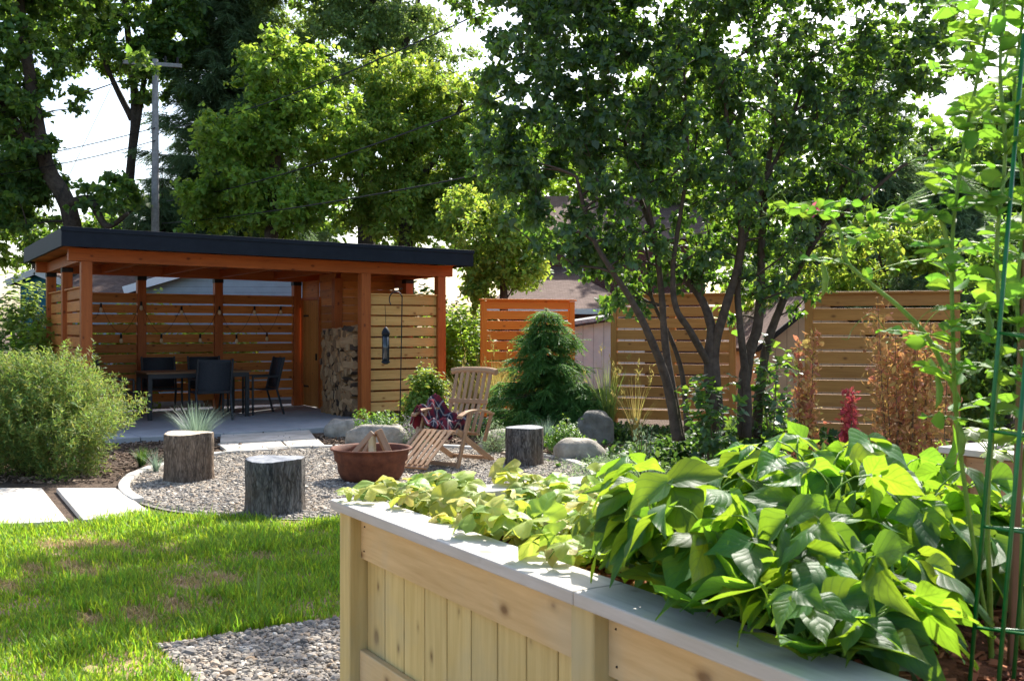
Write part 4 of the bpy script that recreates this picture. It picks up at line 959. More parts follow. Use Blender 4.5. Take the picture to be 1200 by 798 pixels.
# ------------------------------------------------------------------ utility pole and wires
pp = A((182-600)/F*25.6, 25.6, 0); UP = thing('utility_pole', 'grey wooden utility pole with crossarm among the trees', 'utility pole', pp)
zt = W(182, 70, 25.6)[2]; mb = MB(); mb.tube([[0, 0, 0], [0, 0, zt*.5], [0, 0, zt]], [.12, .10, .075], 10); mb.build('pole', M['pole'], UP, smooth=True)
mb = MB(); mb.beam((-.75, -.14, zt-.10), (.7, -.14, zt-.20), .08, .09); mb.build('crossarm', M['pole'], UP)
for x in (-.65, -.3, .3, .6):
    mb = MB(); mb.tube([[x, -.14, zt-.10-.065*x-.02], [x, -.14, zt-.065*x+.06]], [.035, .025], 8); mb.build('insulator', M['black'], UP)
def wire(label, p0, p1, sag, r_=.012, mat='black'):
    p0 = np.asarray(p0); p1 = np.asarray(p1); t = np.linspace(0, 1, 24)[:, None]; P = p0+(p1-p0)*t-A(0, 0, 1)*sag*4*t*(1-t); mb = MB(); mb.tube(P-p0, r_, 5)
    o = mb.build('overhead_wire', M[mat], None, p0); tag(o, label, 'wire', 'overhead wires')
top = pp+A(.8, -.14, zt-.05)
wire('thick dark overhead cable running up to the top edge of the sky gap', W(640, -22, 13), W(205, 150, 27), .25, .012)
wire('dark overhead cable crossing the maple below the topmost cable', W(660, 84, 13), W(195, 236, 27), .22, .013)
wire('lowest dark overhead cable in front of the maple', W(660, 185, 14), W(190, 262, 27), .12, .013)
wire('thin overhead wire across the left sky gap', W(-60, 198, 24), W(182, 150, 25.5), .1, .012)
wire('second thin overhead wire just below in the left sky gap', W(-60, 212, 24), W(182, 165, 25.5), .12, .012)
wire('faint diagonal guy wire in the left sky gap', W(60, 250, 24), W(150, 60, 25.5), .0, .007)
wire('pale overhead wire at the top right through the lilac', W(860, -8, 13), W(1260, 66, 13), .03, .007, 'pole')
wire('second pale overhead wire at the top right', W(960, -25, 13), W(1260, 34, 13), .03, .007, 'pole')

# ------------------------------------------------------------------ big trees behind
def tp(base, *pts): return [W(*p) if len(p) == 3 else A(*p) for p in pts]
GR = 'trees behind the garden'
def gbase(px, d): return A((px-600)/F*d, d, 0)
b = gbase(98, 25); tree('maple_tree', 'large dark maple at the far left with a thick leaning trunk', b,
    [([b, W(85, 262, 25), W(55, 195, 25), W(35, 90, 25), W(20, -20, 25)], .26, .11), ([W(80, 240, 25), W(105, 235, 24.6), W(125, 265, 24.4), W(150, 250, 24.2)], .14, .05), ([W(50, 185, 25), W(0, 120, 25), W(-50, 40, 25)], .15, .06)],
    [tuple(W(10, 60, 25))+(1.6, 2.0, 1.9), tuple(W(-50, 150, 25.5))+(2.2, 2.0, 2.2), tuple(W(60, -30, 25))+(1.8, 2, 1.0), tuple(W(5, 240, 25))+(1.0, 1.5, .9), tuple(W(125, 232, 24.6))+(.75, .9, .6), tuple(W(160, 78, 24.6))+(.42, .4, .3), tuple(W(35, 200, 25.5))+(.7, .8, .8), tuple(W(25, 150, 24.5))+(.5, 1, .9)], 480, 16, 5, .45, T_maple, .125, L['mapledark'], group=GR)
b = gbase(150, 29.5); tree('maple_tree', 'tall loose maple with several dark stems left of the utility pole', b,
    [([b, W(150, 250, 29.5), W(158, 130, 29.5), W(150, 40, 29.5), W(140, -60, 29.5)], .17, .07), ([W(152, 200, 29.5), W(168, 100, 29.5), W(180, 0, 29.5)], .11, .05), ([W(155, 140, 29.5), W(130, 90, 29.5), W(100, 20, 29.5)], .1, .05)],
    [tuple(W(150, 30, 29.5))+(1.5, 1.5, 1.2), tuple(W(185, 85, 29.5))+(.9, 1.2, 1.0), tuple(W(150, -60, 29.5))+(2, 2, 1.2), tuple(W(110, 60, 29.5))+(.8, 1, .6), tuple(W(205, 30, 29.5))+(1.1, 1.2, 1.2), tuple(W(60, 20, 29.5))+(1.0, 1.2, .8), tuple(W(118, 115, 29.5))+(.28, .4, .3)], 330, 16, 5, .45, T_maple, .12, L['mapledark'], group=GR)
conifer('spruce_tree', 'tall dark spruce right of the utility pole', gbase(268, 30.5), 15.0, 3.3, L['spruce'], 48, 12, .36, .8, 2.0, group=GR)
b = gbase(430, 30); tree('broadleaf_tree', 'very tall fine leaved tree whose right edge borders the bright sky gap', b,
    [([b, W(430, 200, 30), W(440, 60, 30), W(430, -100, 30)], .3, .1), ([W(436, 120, 30), W(480, 40, 30), W(500, -60, 30)], .12, .05)],
    [tuple(W(440, 60, 30))+(2.2, 2.0, 2.2), tuple(W(468, 45, 30))+(1.4, 1.8, 1.5), tuple(W(400, -50, 30))+(2.2, 2, 2.0), tuple(W(440, -60, 30))+(1.6, 2, 1.6), tuple(W(510, 125, 30))+(1.1, 1.6, 1.1), tuple(W(350, 0, 30.5))+(1.6, 1.6, 1.8), tuple(W(300, -60, 31))+(1.6, 1.6, 1.6)], 850, 16, 5, .5, T_oval, .10, L['hazy'], group=GR)
conifer('spruce_tree', 'low drooping spruce at the foot of the utility pole', gbase(190, 28), 6.0, 1.8, L['spruce'], 22, 10, .33, .5, 1.0, group=GR)
b = gbase(318, 24); tree('maple_tree', 'bright sunlit maple with pale rounded clumps above the pavilion', b,
    [([b, W(318, 260, 24), W(325, 150, 24), W(320, 60, 24)], .2, .07)],
    [tuple(W(330, 90, 24))+(1.1, 1.3, 1.0), tuple(W(370, 150, 24))+(1.2, 1.3, 1.0), tuple(W(285, 180, 24))+(1.0, 1.3, 1.1), tuple(W(330, 235, 24))+(1.5, 1.3, .8), tuple(W(250, 240, 24.5))+(.9, 1, .6)], 480, 16, 5, .42, T_maple, .10, L['maple'], group=GR)
b = gbase(480, 26.5); tree('broadleaf_tree', 'wide yellow green tree rising behind the pavilion roof', b,
    [([b, W(475, 270, 26.5), W(480, 180, 26.5), W(470, 110, 26.8)], .24, .08), ([W(478, 230, 26.5), W(520, 170, 26.5), W(545, 110, 26.5)], .1, .04)],
    [tuple(W(470, 110, 26.8))+(1.4, 1.6, 1.1), tuple(W(540, 130, 26.5))+(1.0, 1.3, 1.0), tuple(W(575, 190, 26.3))+(.9, 1.2, .9), tuple(W(440, 170, 26.5))+(1.7, 1.7, 1.2), tuple(W(530, 200, 26.5))+(1.3, 1.5, 1.2), tuple(W(470, 240, 26.5))+(2.0, 1.6, .9), tuple(W(555, 240, 26))+(.8, 1, .8)], 900, 16, 5, .45, T_oval, .095, L['yellowgreen'], group=GR)
b = gbase(590, 20); tree('broadleaf_tree', 'small lime green tree right of the pavilion roof', b,
    [([b, W(590, 330, 20), W(585, 280, 20), W(580, 230, 20)], .1, .03)],
    [tuple(W(585, 275, 20))+(.85, .9, .75), tuple(W(605, 310, 20))+(.55, .7, .55), tuple(W(545, 255, 20.5))+(.6, .7, .5), tuple(W(560, 330, 20))+(.4, .5, .5)], 230, 14, 5, .3, T_oval, .085, L['yellowgreen'], group=GR)
conifer('pine_tree', 'grey green conifer behind the lilac at the right', gbase(1010, 21), 7.6, 2.2, L['spruce'], 32, 11, .30, 1.2, 1.5, group=GR)
conifer('pine_tree', 'dark spreading conifer behind the pea vines', gbase(1110, 17), 4.2, 1.9, L['spruce'], 28, 12, .25, .6, 1.9, group=GR)
b = gbase(1040, 15.5); tree('broadleaf_tree', 'sunlit yellow green shrubby tree above the brown screen', b,
    [([b, W(1040, 350, 15.5), W(1030, 300, 15.5)], .06, .02)], [tuple(W(1030, 305, 15.5))+(.75, .7, .5), tuple(W(960, 330, 16))+(.6, .7, .75), tuple(W(900, 350, 16.5))+(.7, .7, .6), tuple(W(1080, 290, 15.5))+(.4, .5, .4)], 150, 12, 5, .28, T_oval, .08, L['yellowgreen'], group=GR)
b = gbase(1180, 13); tree('broadleaf_tree', 'dark leafy shrub tree at the right edge behind the second raised bed', b, [([b, W(1180, 420, 13), W(1180, 330, 13)], .05, .02)], [tuple(W(1170, 420, 13))+(.8, .6, .9), tuple(W(1230, 380, 13))+(.7, .6, .9), tuple(W(1140, 460, 12.5))+(.5, .4, .6), tuple(W(1190, 310, 13))+(.7, .6, .6)], 300, 12, 5, .25, T_oval, .075, L['mapledark'], group=GR)
b = gbase(690, 33); tree('broadleaf_tree', 'hazy green tree far beyond the brick house', b, [([b, W(690, 200, 33), W(690, 120, 33)], .25, .1)], [tuple(W(660, 200, 33))+(2.2, 2, 1.6), tuple(W(760, 190, 33))+(2.2, 2, 2.4), tuple(W(840, 230, 33))+(2.4, 2, 2.6), tuple(W(790, 100, 33))+(1.6, 2, 1.5)], 300, 12, 5, .6, T_oval, .19, L['maple'], group=GR)
for (px, d, lab, bl, cl) in [(360, 37, 'tall dark tree mass behind the sunlit maples', [(300, 120, 2.6, 2.4), (400, 60, 3.0, 3.0), (480, 150, 2.4, 2.4), (250, 30, 2.4, 2.6), (330, 230, 3.0, 1.6), (500, 250, 2.6, 1.4), (420, 285, 2.4, 1.2), (545, 285, 1.8, 1.2)], 420),
    (40, 34, 'low dark tree line beyond the far left maple', [(-40, 250, 2.2, 1.6), (20, 275, 1.6, 1.0), (110, 285, 1.6, .9), (170, 260, 1.4, 1.3)], 200),
    (900, 30, 'dense green tree behind the brick house and the lilac', [(860, 180, 2.4, 2.6), (950, 240, 2.0, 2.2), (1040, 250, 2.0, 1.8), (780, 230, 1.3, 1.2), (930, 330, 2.4, 1.4)], 330),
    (1190, 26, 'dark tree beyond the right edge behind the pea vines', [(1180, 260, 1.8, 1.8), (1220, 140, 1.6, 2.2), (1130, 330, 1.6, 1.2), (1110, 200, 1.2, 1.0)], 380)]:
    b = gbase(px, d); q0 = bl[0]; tree('broadleaf_tree', lab, b, [([b, W(px, 280, d), W(q0[0], q0[1], d)], .3, .1)], [tuple(W(x, y, d))+(rx, 1.6, rz) for x, y, rx, rz in bl], cl, 14, 5, .6, T_oval, .17, L['mapledark'], group=GR)
for px, d, lab in [(-140, 21, 'round green shrub tree left of the frame beyond the golden bush'), (-330, 17, 'second round shrub tree further left beyond the garden path')]:
    shrub('shrub_tree', lab, 'shrub', gbase(px, d), [(0, 0, 1.6, 2.0, 1.5, 1.7), (1.2, 0, 1.0, 1.2, 1.0, 1.0), (-1.3, 0, 1.2, 1.3, 1.0, 1.2)], 1100, 8, .35, T_oval, .12, L['maple'], 30, .02)
# hedge masses behind the pavilion
shrub('leafy_shrub', 'light green leafy shrub left of the pavilion behind the golden bush', 'shrub', gbase(12, 17.0), [(-.2, 0, 1.0, 1.0, .9, 1.0), (.35, 0, .6, .6, .6, .6), (.2, .1, 1.75, .5, .5, .65)], 800, 7, .25, T_oval, .085, L['pale'], 30, .012)
shrub('leafy_shrub', 'second green shrub close to the left pavilion posts', 'shrub', gbase(42, 16.6), [(0, 0, .9, .4, .5, .9)], 260, 7, .22, T_oval, .085, L['maple'], 20, .01)
for i, (a_, lab) in enumerate([(.6, 'yellow green hedge shrub glimpsed through the left back slats'), (1.9, 'yellow green hedge shrub glimpsed through the middle back slats'), (3.3, 'yellow green hedge shrub glimpsed through the right back slats')]):
    p = pav(a_+.2, 5.6); shrub('hedge_shrub', lab, 'shrub', p, [(0, 0, 1.0, .95, .5, [1.15, 1.1, .6][i])], 560, 8, .25, T_oval, .085, L['yellowgreen'], 20, .012, group='hedge behind the pavilion')

shrub('leafy_shrub', 'dark leafy shrub between the pavilion and the orange screen', 'shrub', gbase(548, 20.5), [(0, 0, 1.0, .75, .6, 1.0), (.5, .2, .7, .6, .5, .7), (-.5, 0, 1.4, .5, .5, .6)], 700, 8, .3, T_oval, .09, L['maple'], 25, .014)
shrub('leafy_shrub', 'taller shrub behind the right end of the pavilion', 'shrub', gbase(500, 25), [(0, 0, 1.4, 1.3, .8, 1.4), (1.2, .2, 1.1, 1.0, .7, 1.1)], 900, 8, .3, T_oval, .11, L['mapledark'], 25, .018)
shrub('leafy_shrub', 'leafy shrub behind the tan screen near the beige shed', 'shrub', gbase(880, 17.5), [(0, 0, 1.0, .8, .6, 1.0), (.7, .1, 1.2, .6, .5, .8)], 600, 8, .3, T_oval, .09, L['pale'], 25, .014)
# ------------------------------------------------------------------ lilac
def lp(x, y, d=10.6): return W(700+x/2.85, 260+y/2.85, d)
lb = G(838, 498); lb = A(2.15, 10.7, 0)
ST = [
 ([lp(268, 730, 10.4), lp(250, 620, 10.4), lp(225, 510, 10.3), lp(195, 430, 10.2), lp(150, 330, 10.1), lp(100, 240, 10.0), lp(40, 150, 9.9), lp(-20, 40, 9.9), lp(-70, -150, 9.9)], .050, .016),
 ([lp(278, 730, 10.5), lp(255, 590, 10.5), lp(228, 420, 10.5), lp(215, 250, 10.5), lp(195, 80, 10.4), lp(160, -120, 10.4), lp(150, -400, 10.4)], .046, .014),
 ([lp(392, 720, 10.6), lp(378, 560, 10.6), lp(374, 450, 10.6), lp(380, 350, 10.6), lp(340, 245, 10.7), lp(260, 150, 10.7), lp(190, 40, 10.8), lp(120, -150, 10.8), lp(60, -420, 10.8)], .062, .016),
 ([lp(408, 720, 10.7), lp(395, 540, 10.6), lp(392, 420, 10.6), lp(430, 280, 10.5), lp(468, 150, 10.5), lp(480, 0, 10.4), lp(440, -250, 10.4), lp(420, -560, 10.4)], .062, .016),
 ([lp(372, 475, 10.6), lp(310, 365, 10.4), lp(262, 285, 10.3), lp(252, 160, 10.3), lp(270, 20, 10.3), lp(300, -200, 10.3), lp(290, -500, 10.3)], .036, .012),
 ([lp(490, 720, 10.8), lp(490, 560, 10.8), lp(505, 450, 10.8), lp(535, 350, 10.8), lp(545, 230, 10.8), lp(548, 80, 10.8), lp(560, -100, 10.8), lp(590, -350, 10.8), lp(600, -600, 10.8)], .066, .018),
 ([lp(530, 720, 11.0), lp(548, 520, 11), lp(570, 400, 11), lp(605, 300, 11), lp(650, 200, 11), lp(720, 60, 11), lp(820, -120, 11), lp(930, -300, 11), lp(1060, -550, 11)], .052, .014),
 ([lp(500, 720, 10.7), lp(500, 560, 10.7), lp(480, 380, 10.6), lp(470, 180, 10.6), lp(520, -40, 10.6), lp(620, -260, 10.6), lp(700, -500, 10.6)], .044, .014),
 ([lp(300, 700, 10.9), lp(285, 520, 11), lp(250, 400, 11), lp(180, 250, 11), lp(165, 100, 11), lp(120, -50, 11)], .03, .010),
 ([lp(650, 200, 11), lp(760, 20, 10.8), lp(870, -60, 10.7), lp(1010, -180, 10.6), lp(1140, -240, 10.6)], .03, .010),
]
BL = [(640, 60, 10.4, .75, .9, .75), (690, 30, 10.4, .9, 1.0, .9), (720, 130, 10.4, .9, .9, .75), (800, 110, 10.6, .9, 1.0, 1.0), (870, 60, 10.6, 1.0, 1.0, 1.1), (760, 220, 10.4, .8, .9, .55), (860, 220, 10.4, .9, .9, .75), (650, 185, 10.3, .7, .8, .65), (615, 215, 10.2, .5, .6, .5), (940, 160, 10.8, .8, .9, .9), (960, 60, 10.8, .8, .9, .8), (1040, 60, 10.7, .8, .8, .55), (1010, 170, 10.8, .5, .7, .6), (780, -20, 10.5, 1.6, 1.2, .7), (950, -40, 10.6, 1.2, 1.1, .7), (690, 265, 10.2, .55, .6, .35), (900, 300, 10.8, .5, .6, .6), (940, 250, 11, .45, .5, .5), (580, 175, 10.2, .3, .4, .3), (1090, 60, 10.6, .5, .6, .5), (1060, 150, 10.8, .4, .5, .4), (1110, -10, 10.6, .5, .6, .4), (1000, 250, 10.9, .3, .4, .35)]
BL += [(600, -100, 11.2, 1.2, 1.2, .8), (520, -90, 11.6, .8, 1.0, .6), (705, 300, 10.4, .4, .5, .25), (800, 310, 10.8, .5, .5, .3), (870, 340, 11.0, .45, .4, .35), (740, 340, 10.9, .3, .4, .25), (660, 290, 10.3, .3, .4, .2), (585, -60, 11.6, 1.0, 1.3, .7), (640, -110, 11.8, 1.1, 1.3, .7), (700, -60, 11.0, 1.0, 1.1, .8), (585, 130, 10.3, .25, .4, .2), (780, 290, 10.5, .8, .6, .3), (610, 130, 10.3, .5, .7, .6), (640, -10, 10.6, .5, .9, .6)]
BLw = [tuple(W(q[0], q[1], q[2]))+q[3:] for q in BL]
tree('lilac_tree', 'big multi stemmed lilac with dark heart shaped leaves in front of the tan screen', lb, [(P_, a_*1.12, b_*1.1) for P_, a_, b_ in ST], BLw, 1600, 11, 5, .21, T_heart, .060, L['lilac'], 'barklil', 'tree', None, .15, .35, .2, .018, .7, .9)
# low suckers at the foot of the lilac
for px, py, d, r_, lab in [(835, 470, 10.3, .35, 'leafy sucker shoots in front of the central lilac trunks'), (905, 440, 10.9, .38, 'leafy sucker shoots right of the lilac trunks'), (745, 320, 10.3, .25, None)]:
    if lab is None: continue
    p = gbase(px, d); zc = EYE-(py-HOR)/F*d
    shrub('lilac_sucker', lab, 'shrub', p, [(0, 0, zc, r_, .3, .42), (0, 0, zc*.6, r_*.8, .3, .4)], 95, 5, .14, T_heart, .075, L['lilac'], 14, .006)

# ------------------------------------------------------------------ shrubs and perennials
shrub('golden_bush', 'large rounded golden green willow bush at the left edge', 'shrub', A(-4.92, 10.55, 0), [(.03, 0, .64, .97, .78, .68), (-.28, 0, .80, .7, .55, .58), (.1, 0, .88, .6, .5, .45), (.25, 0, .45, .58, .6, .48), (-.75, .1, .6, .6, .6, .6)], 7500, 11, .13, T_small, .040, L['willow'], 90, .006, .7, .0, .6, .5, .75)
tuft('blue_oat_grass', 'tuft of blue oat grass behind the sunlit stump', 'ornamental grass', A(-3.78, 12.25, 0), 420, .25, .68, L['blue'], .9, None, .75)
tuft('sedge', 'small dark sedge at the foot of the golden bush', 'ornamental grass', A(-4.05, 11.2, 0), 140, .2, .25, L['darkgc'], 1.2)
tuft('blue_oat_grass', 'wispy pale tuft just behind the left of the sunlit stump', 'ornamental grass', A(-3.72, 10.7, 0), 60, .15, .28, L['blue'], .8)
shrub('leafy_shrub', 'bright lime shrub in front of the pale slat panel', 'shrub', gbase(497, 14.2), [(0, 0, .52, .38, .35, .36), (.05, 0, .76, .26, .25, .24), (-.1, 0, .3, .32, .3, .3)], 900, 7, .12, T_oval, .05, L['shrub'], 25)
shrub('box_shrub', 'small clipped green mound beside the flat topped boulder', 'shrub', gbase(439, 13.2), [(0, 0, .24, .30, .25, .24)], 420, 8, .06, T_oval, .026, L['box'], 10)
shrub('box_shrub', 'rounded bright green mound left of the low brown boulder', 'shrub', gbase(663, 12.1), [(0, 0, .19, .29, .27, .23)], 480, 8, .06, T_oval, .026, L['box'], 10)
shrub('catmint', 'grey mauve catmint spilling behind the long boulder', 'perennial plant', gbase(484, 12.9), [(0, 0, .18, .28, .25, .24)], 300, 6, .12, T_lance, .04, L['lav'], 40, .003, .6, .0, .7, .3, .9)
shrub('catmint', 'grey mauve catmint behind the wooden chair', 'perennial plant', gbase(580, 12.4), [(0, 0, .18, .25, .25, .22)], 220, 6, .12, T_lance, .04, L['silver'], 40, .003, .6, .0, .7, .3, .9)
conifer('cedar_shrub', 'dark green conical cedar in front of the orange screen', gbase(640, 14.3), 1.78, .86, L['cedarfol'], 21, 8, .17, .06, 1.7, 'shrub', None, .8)
conifer('cedar_shrub', 'low spreading green juniper at the right foot of the conical cedar', gbase(676, 13.9), .80, .45, L['cedarfol'], 14, 11, .12, .04, 1.5, 'shrub', None, .6)
tuft('feather_grass', 'golden feather reed grass left of the conical cedar', 'ornamental grass', gbase(580, 15.2), 380, .3, 1.15, L['gold'], 1.2, None, .55, 14, L['gold'])
tuft('feather_grass', 'green and gold feather grass between pavilion and orange screen', 'ornamental grass', gbase(545, 15.9), 240, .3, 1.0, L['gold'], 1.2, None, .6, 10, L['gold'])
tuft('blue_oat_grass', 'blue fescue tuft at the base of the conical cedar', 'ornamental grass', gbase(640, 13.0), 240, .2, .42, L['blue'], .8)
tuft('feather_grass', 'tall green reed grass beside the tan screen', 'ornamental grass', gbase(712, 13.8), 200, .25, 1.1, L['pale'], 1.0, None, .4, 10, L['gold'])
tuft('feather_grass', 'thin dry grass in front of the tan screen', 'ornamental grass', gbase(745, 13.2), 60, .25, .95, L['gold'], .8, None, .6, 6, L['gold'])
def cover(label, n_, cxy, sxy, h, ts, size, mat, cat='ground cover'):
    xy = cxy+rng.standard_normal((n_, 2))*sxy; z = h*rng.random(n_)*np.exp(-.5*(((xy-cxy)/sxy)**2).sum(1)*.6); mb = MB()
    foliage(mb, np.stack([xy[:, 0], xy[:, 1], z+.02], 1), rng.standard_normal((n_, 3))*.6+A(0, 0, 1), 5, .08, ts, size, .1, .9)
    tag(mb.build('ground_cover', mat), label, cat, kind='stuff')
g = G(728, 556); cover('silvery green thyme carpet spilling over the kerb at the right', 1500, g[:2], A(.32, .75), .13, T_lance, .045, L['silver'])
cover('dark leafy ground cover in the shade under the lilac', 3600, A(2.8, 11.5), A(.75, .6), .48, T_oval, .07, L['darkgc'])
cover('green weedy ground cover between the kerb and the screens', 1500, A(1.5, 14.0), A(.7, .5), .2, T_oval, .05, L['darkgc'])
cover('mixed low greenery behind the second raised bed', 1300, A(4.4, 9.6), A(1.0, .8), .42, T_oval, .08, L['maple'])
def spire(name, label, px, top, d, r_, mat, n_=500, size=.05, stalks=5, cat='flower spike', lowz=0., fat=1.):
    z1 = EYE-(top-HOR)/F*d; base = gbase(px, d); root = thing(name, label, cat, base); sb_ = MB(); fb_ = MB()
    for i in range(stalks):
        e = rng.standard_normal(3)*A(r_*.7, r_*.7, 0); h = z1*(.72+.28*rng.random()) if i else z1; P = bez(e*.3, e*.8+A(0, 0, h*.5), e+A(0, 0, h), 7)
        sb_.tube(P, np.linspace(.007, .002, 7), 4); m = n_//stalks; t = (lowz+(1-lowz)*rng.random(m)); q = np.stack([np.interp(t*6, range(7), P[:, k]) for k in range(3)], 1)
        wd_ = (.04+.085*(1-t))[:, None]*r_/.12*fat; q = q+rng.standard_normal((m, 3))*A(1, 1, .5)*wd_*.7
        put(fb_, T_lance+T_oval, q, rng.standard_normal((m, 3))+A(0, 0, .6), rng.standard_normal((m, 3)), size*(.6+.7*rng.random(m)))
    sb_.build('stem', M['twig'], root); fb_.build('foliage', mat, root)
spire('orach_plant', 'tall narrow rusty pink seed spike left of the brown screen', 938, 388, 6.6, .09, L['rustleaf'], 2300, .04, 4)
spire('orach_plant', 'wide amber and rust seeding plant in front of the brown screen', 1058, 350, 6.9, .155, L['goldleaf'], 4200, .042, 12)
spire('orach_plant', 'amber seeding plant right of the wide rusty one', 1094, 378, 7.1, .10, L['goldleaf'], 1800, .042, 6)
spire('amaranth_plant', 'short crimson plume between the rusty plants', 989, 455, 6.6, .075, L['redleaf'], 1500, .035, 4, 'flower spike', .3)
tuft('tall_grass', 'thin green grass blades around the crimson plume', 'grass tuft', gbase(975, 6.9), 30, .2, .95, L['pale'], 1.0, None, .5)
spire('thyme_spire', 'pale flowering stalks under the lilac near the tan screen', 752, 494, 9.8, .12, L['silver'], 250, .04, 6)

# ------------------------------------------------------------------ raised beds
def raised_bed(name, label, corner, length, width, zt, nbays, wallm, railm, mulch, bevel=.004):
    root = thing(name, label, 'raised bed', corner, math.atan2(-.8508, .5255)); by = .08
    pitch = (length-.09)/nbays; posts_ = [i*pitch+.045 for i in range(nbays+1)]
    for y_, nm in ((.07, 0), (width-.07, 1)):
        for x in posts_:
            mb = MB(); mb.box((x, y_, (zt-.036)/2), (.09, .09, zt-.036)); part(mb, 'post', M[wallm], root, .005)
    for i in range(nbays):
        x0, x1 = posts_[i]+.046, posts_[i+1]-.046
        for front in (True, False):
            yy = by+.02 if front else width-by-.02; sg = -1 if front else 1
            mb = MB(); k = int(round((x1-x0)/.147)); pw = (x1-x0)/k
            for q in range(k): mb.box((x0+pw*(q+.5), yy, (zt-.04)/2), (pw-.006, .02, zt-.045))
            part(mb, 'plank_panel', M[wallm], root, .003)
            mb = MB(); mb.box(((x0+x1)/2, yy+sg*.022, zt-.036-.085), (x1-x0, .02, .145))
            for q in (x0+.03, x1-.03):
                for dz in (.04, -.045): mb.tube([(q+rng.normal(0, .004), yy+sg*.0322, zt-.12+dz), (q, yy+sg*.0327, zt-.12+dz)], .003, 8, 1)
            part(mb, 'top_rail', [M[railm], M['black']], root, 0)
            mb = MB(); mb.box(((x0+x1)/2, yy+sg*.025, .28), (x1-x0, .026, .22)); part(mb, 'bottom_rail', M[railm], root, bevel)
    for x in (.10, length-.10):
        mb = MB(); k = 6; pw = (width-.24)/k
        for q in range(k): mb.box((x, .12+pw*(q+.5), (zt-.04)/2), (.02, pw-.005, zt-.045))
        part(mb, 'end_panel', M[wallm], root, .003)
    cuts = [-.03]+[p for p in posts_[1:-1]]+[length+.03]
    for y_ in (.075, width-.075):
        for a_, b_ in zip(cuts[:-1], cuts[1:]):
            mb = MB(); mb.box(((a_+b_)/2, y_, zt-.018), (b_-a_-.003, .15, .034)); part(mb, 'cap_board', M['cap'], root, .004)
    for x in (.045, length-.045):
        mb = MB(); mb.box((x, width/2, zt-.017), (.15, width-.304, .034)); part(mb, 'cap_board', M['cap'], root, .004)
    mb = MB(); nx_, ny_ = 60, 20; X, Y = np.meshgrid(np.linspace(.11, length-.11, nx_), np.linspace(.115, width-.115, ny_), indexing='ij')
    Zs = zt-.075+.02*np.sin(X*7+Y*3)+.012*np.sin(X*23)*np.sin(Y*19)
    mb.add(np.stack([X.ravel(), Y.ravel(), Zs.ravel()], 1), [[i*ny_+j, (i+1)*ny_+j, (i+1)*ny_+j+1, i*ny_+j+1] for i in range(nx_-1) for j in range(ny_-1)]); so_ = mb.build('soil', M['redsoil'], root, smooth=True)
    n_ = 5200 if mulch else 1200; xy = np.stack([.13+rng.random(n_)*(length-.26), .13+rng.random(n_)*(width-.26)], 1)
    o = chips(xy, .03, zt-.075+.02*np.sin(xy[:, 0]*7+xy[:, 1]*3), M['redchip'], None, 'mulch', root)
    return root
raised_bed('raised_bed', 'large pale pine raised garden bed with grey cap in the foreground', BC, 4.35, 1.12, .90, 3, 'bedwood', 'rail', True)
raised_bed('raised_bed', 'second reddish raised bed at the right edge behind the bean plants', A(2.28, 5.42, 0), 2.2, 1.1, .88, 2, 'teak', 'teak', False)

# ------------------------------------------------------------------ beans
def bed_local(s, w_, z): return bedp(s, w_, z)
def bean(s, w_, h, spread, nst, label, sz=.125):
    base = bedp(s, w_, .83); root = thing('bean_plant', label, 'bean plant', base, 0, 'bush bean plants in the raised bed'); sb_ = MB(); lb_ = MB()
    pos = []; yd = []; zd = []; ss = []
    for i in range(nst):
        a = 6.28*(i+rng.random()*.7)/nst; e = A(math.cos(a), math.sin(a), 0); hh = h*(.6+.45*rng.random()); rr_ = spread*(.35+.6*rng.random())
        P = bez(A(0, 0, 0)+e*.02, e*rr_*.35+A(0, 0, hh*.6), e*rr_+A(0, 0, hh*.95), 7); sb_.tube(P, np.linspace(.005, .0025, 7), 5)
        for f in (1, 2, 3, 4, 5, 6):
            p = P[f]; a2 = a+rng.normal(0, .9)+(f % 2)*1.6-.8; e2 = A(math.cos(a2), math.sin(a2), 0)
            pl = (.05+.09*rng.random()); q = p+e2*pl*.7+A(0, 0, pl*(.65-.3*rng.random())); sb_.tube(bez(p, p+e2*pl*.3+A(0, 0, pl*.5), q, 4), [.0028, .0022, .002, .0016], 4)
            tilt = .15+.75*rng.random(); f_ = unit(e2+A(0, 0, -tilt)); nrm = unit(A(0, 0, 1)+e2*tilt+rng.standard_normal(3)*.55); sd_ = np.cross(f_, nrm); s0 = sz*(.62+.70*rng.random())*(1.05-.02*f)
            pos += [q+f_*.025, q+sd_*.006, q-sd_*.006]; yd += [f_, unit(sd_*1.0+f_*.35+A(0, 0, -.25*rng.random())), unit(-sd_*1.0+f_*.35+A(0, 0, -.25*rng.random()))]
            zd += [nrm, unit(nrm+rng.standard_normal(3)*.25), unit(nrm+rng.standard_normal(3)*.25)]; ss += [s0, s0*.88, s0*.88]
    for i in range(len(pos)):        # leaves rest on the cap board instead of passing through it
        for _ in range(6):
            tip = base+pos[i]+yd[i]*ss[i]-zd[i]*ss[i]*.35; wv_ = (tip-BC)@U_
            if tip[2] < .925 and -.10 < wv_ < .20: yd[i] = unit(yd[i]+A(0, 0, .25)); zd[i] = unit(zd[i]+A(0, 0, .3))
        if (base+pos[i])[2] < .91 and (base+pos[i]-BC)@U_ < .17: pos[i] = pos[i]+A(0, 0, .92-(base+pos[i])[2])
    put(lb_, T_bean, np.array(pos), np.array(yd), np.array(zd), np.array(ss)); sb_.build('stem', M['stem'], root, smooth=True); lb_.build('foliage', L['bean'], root, smooth=True)
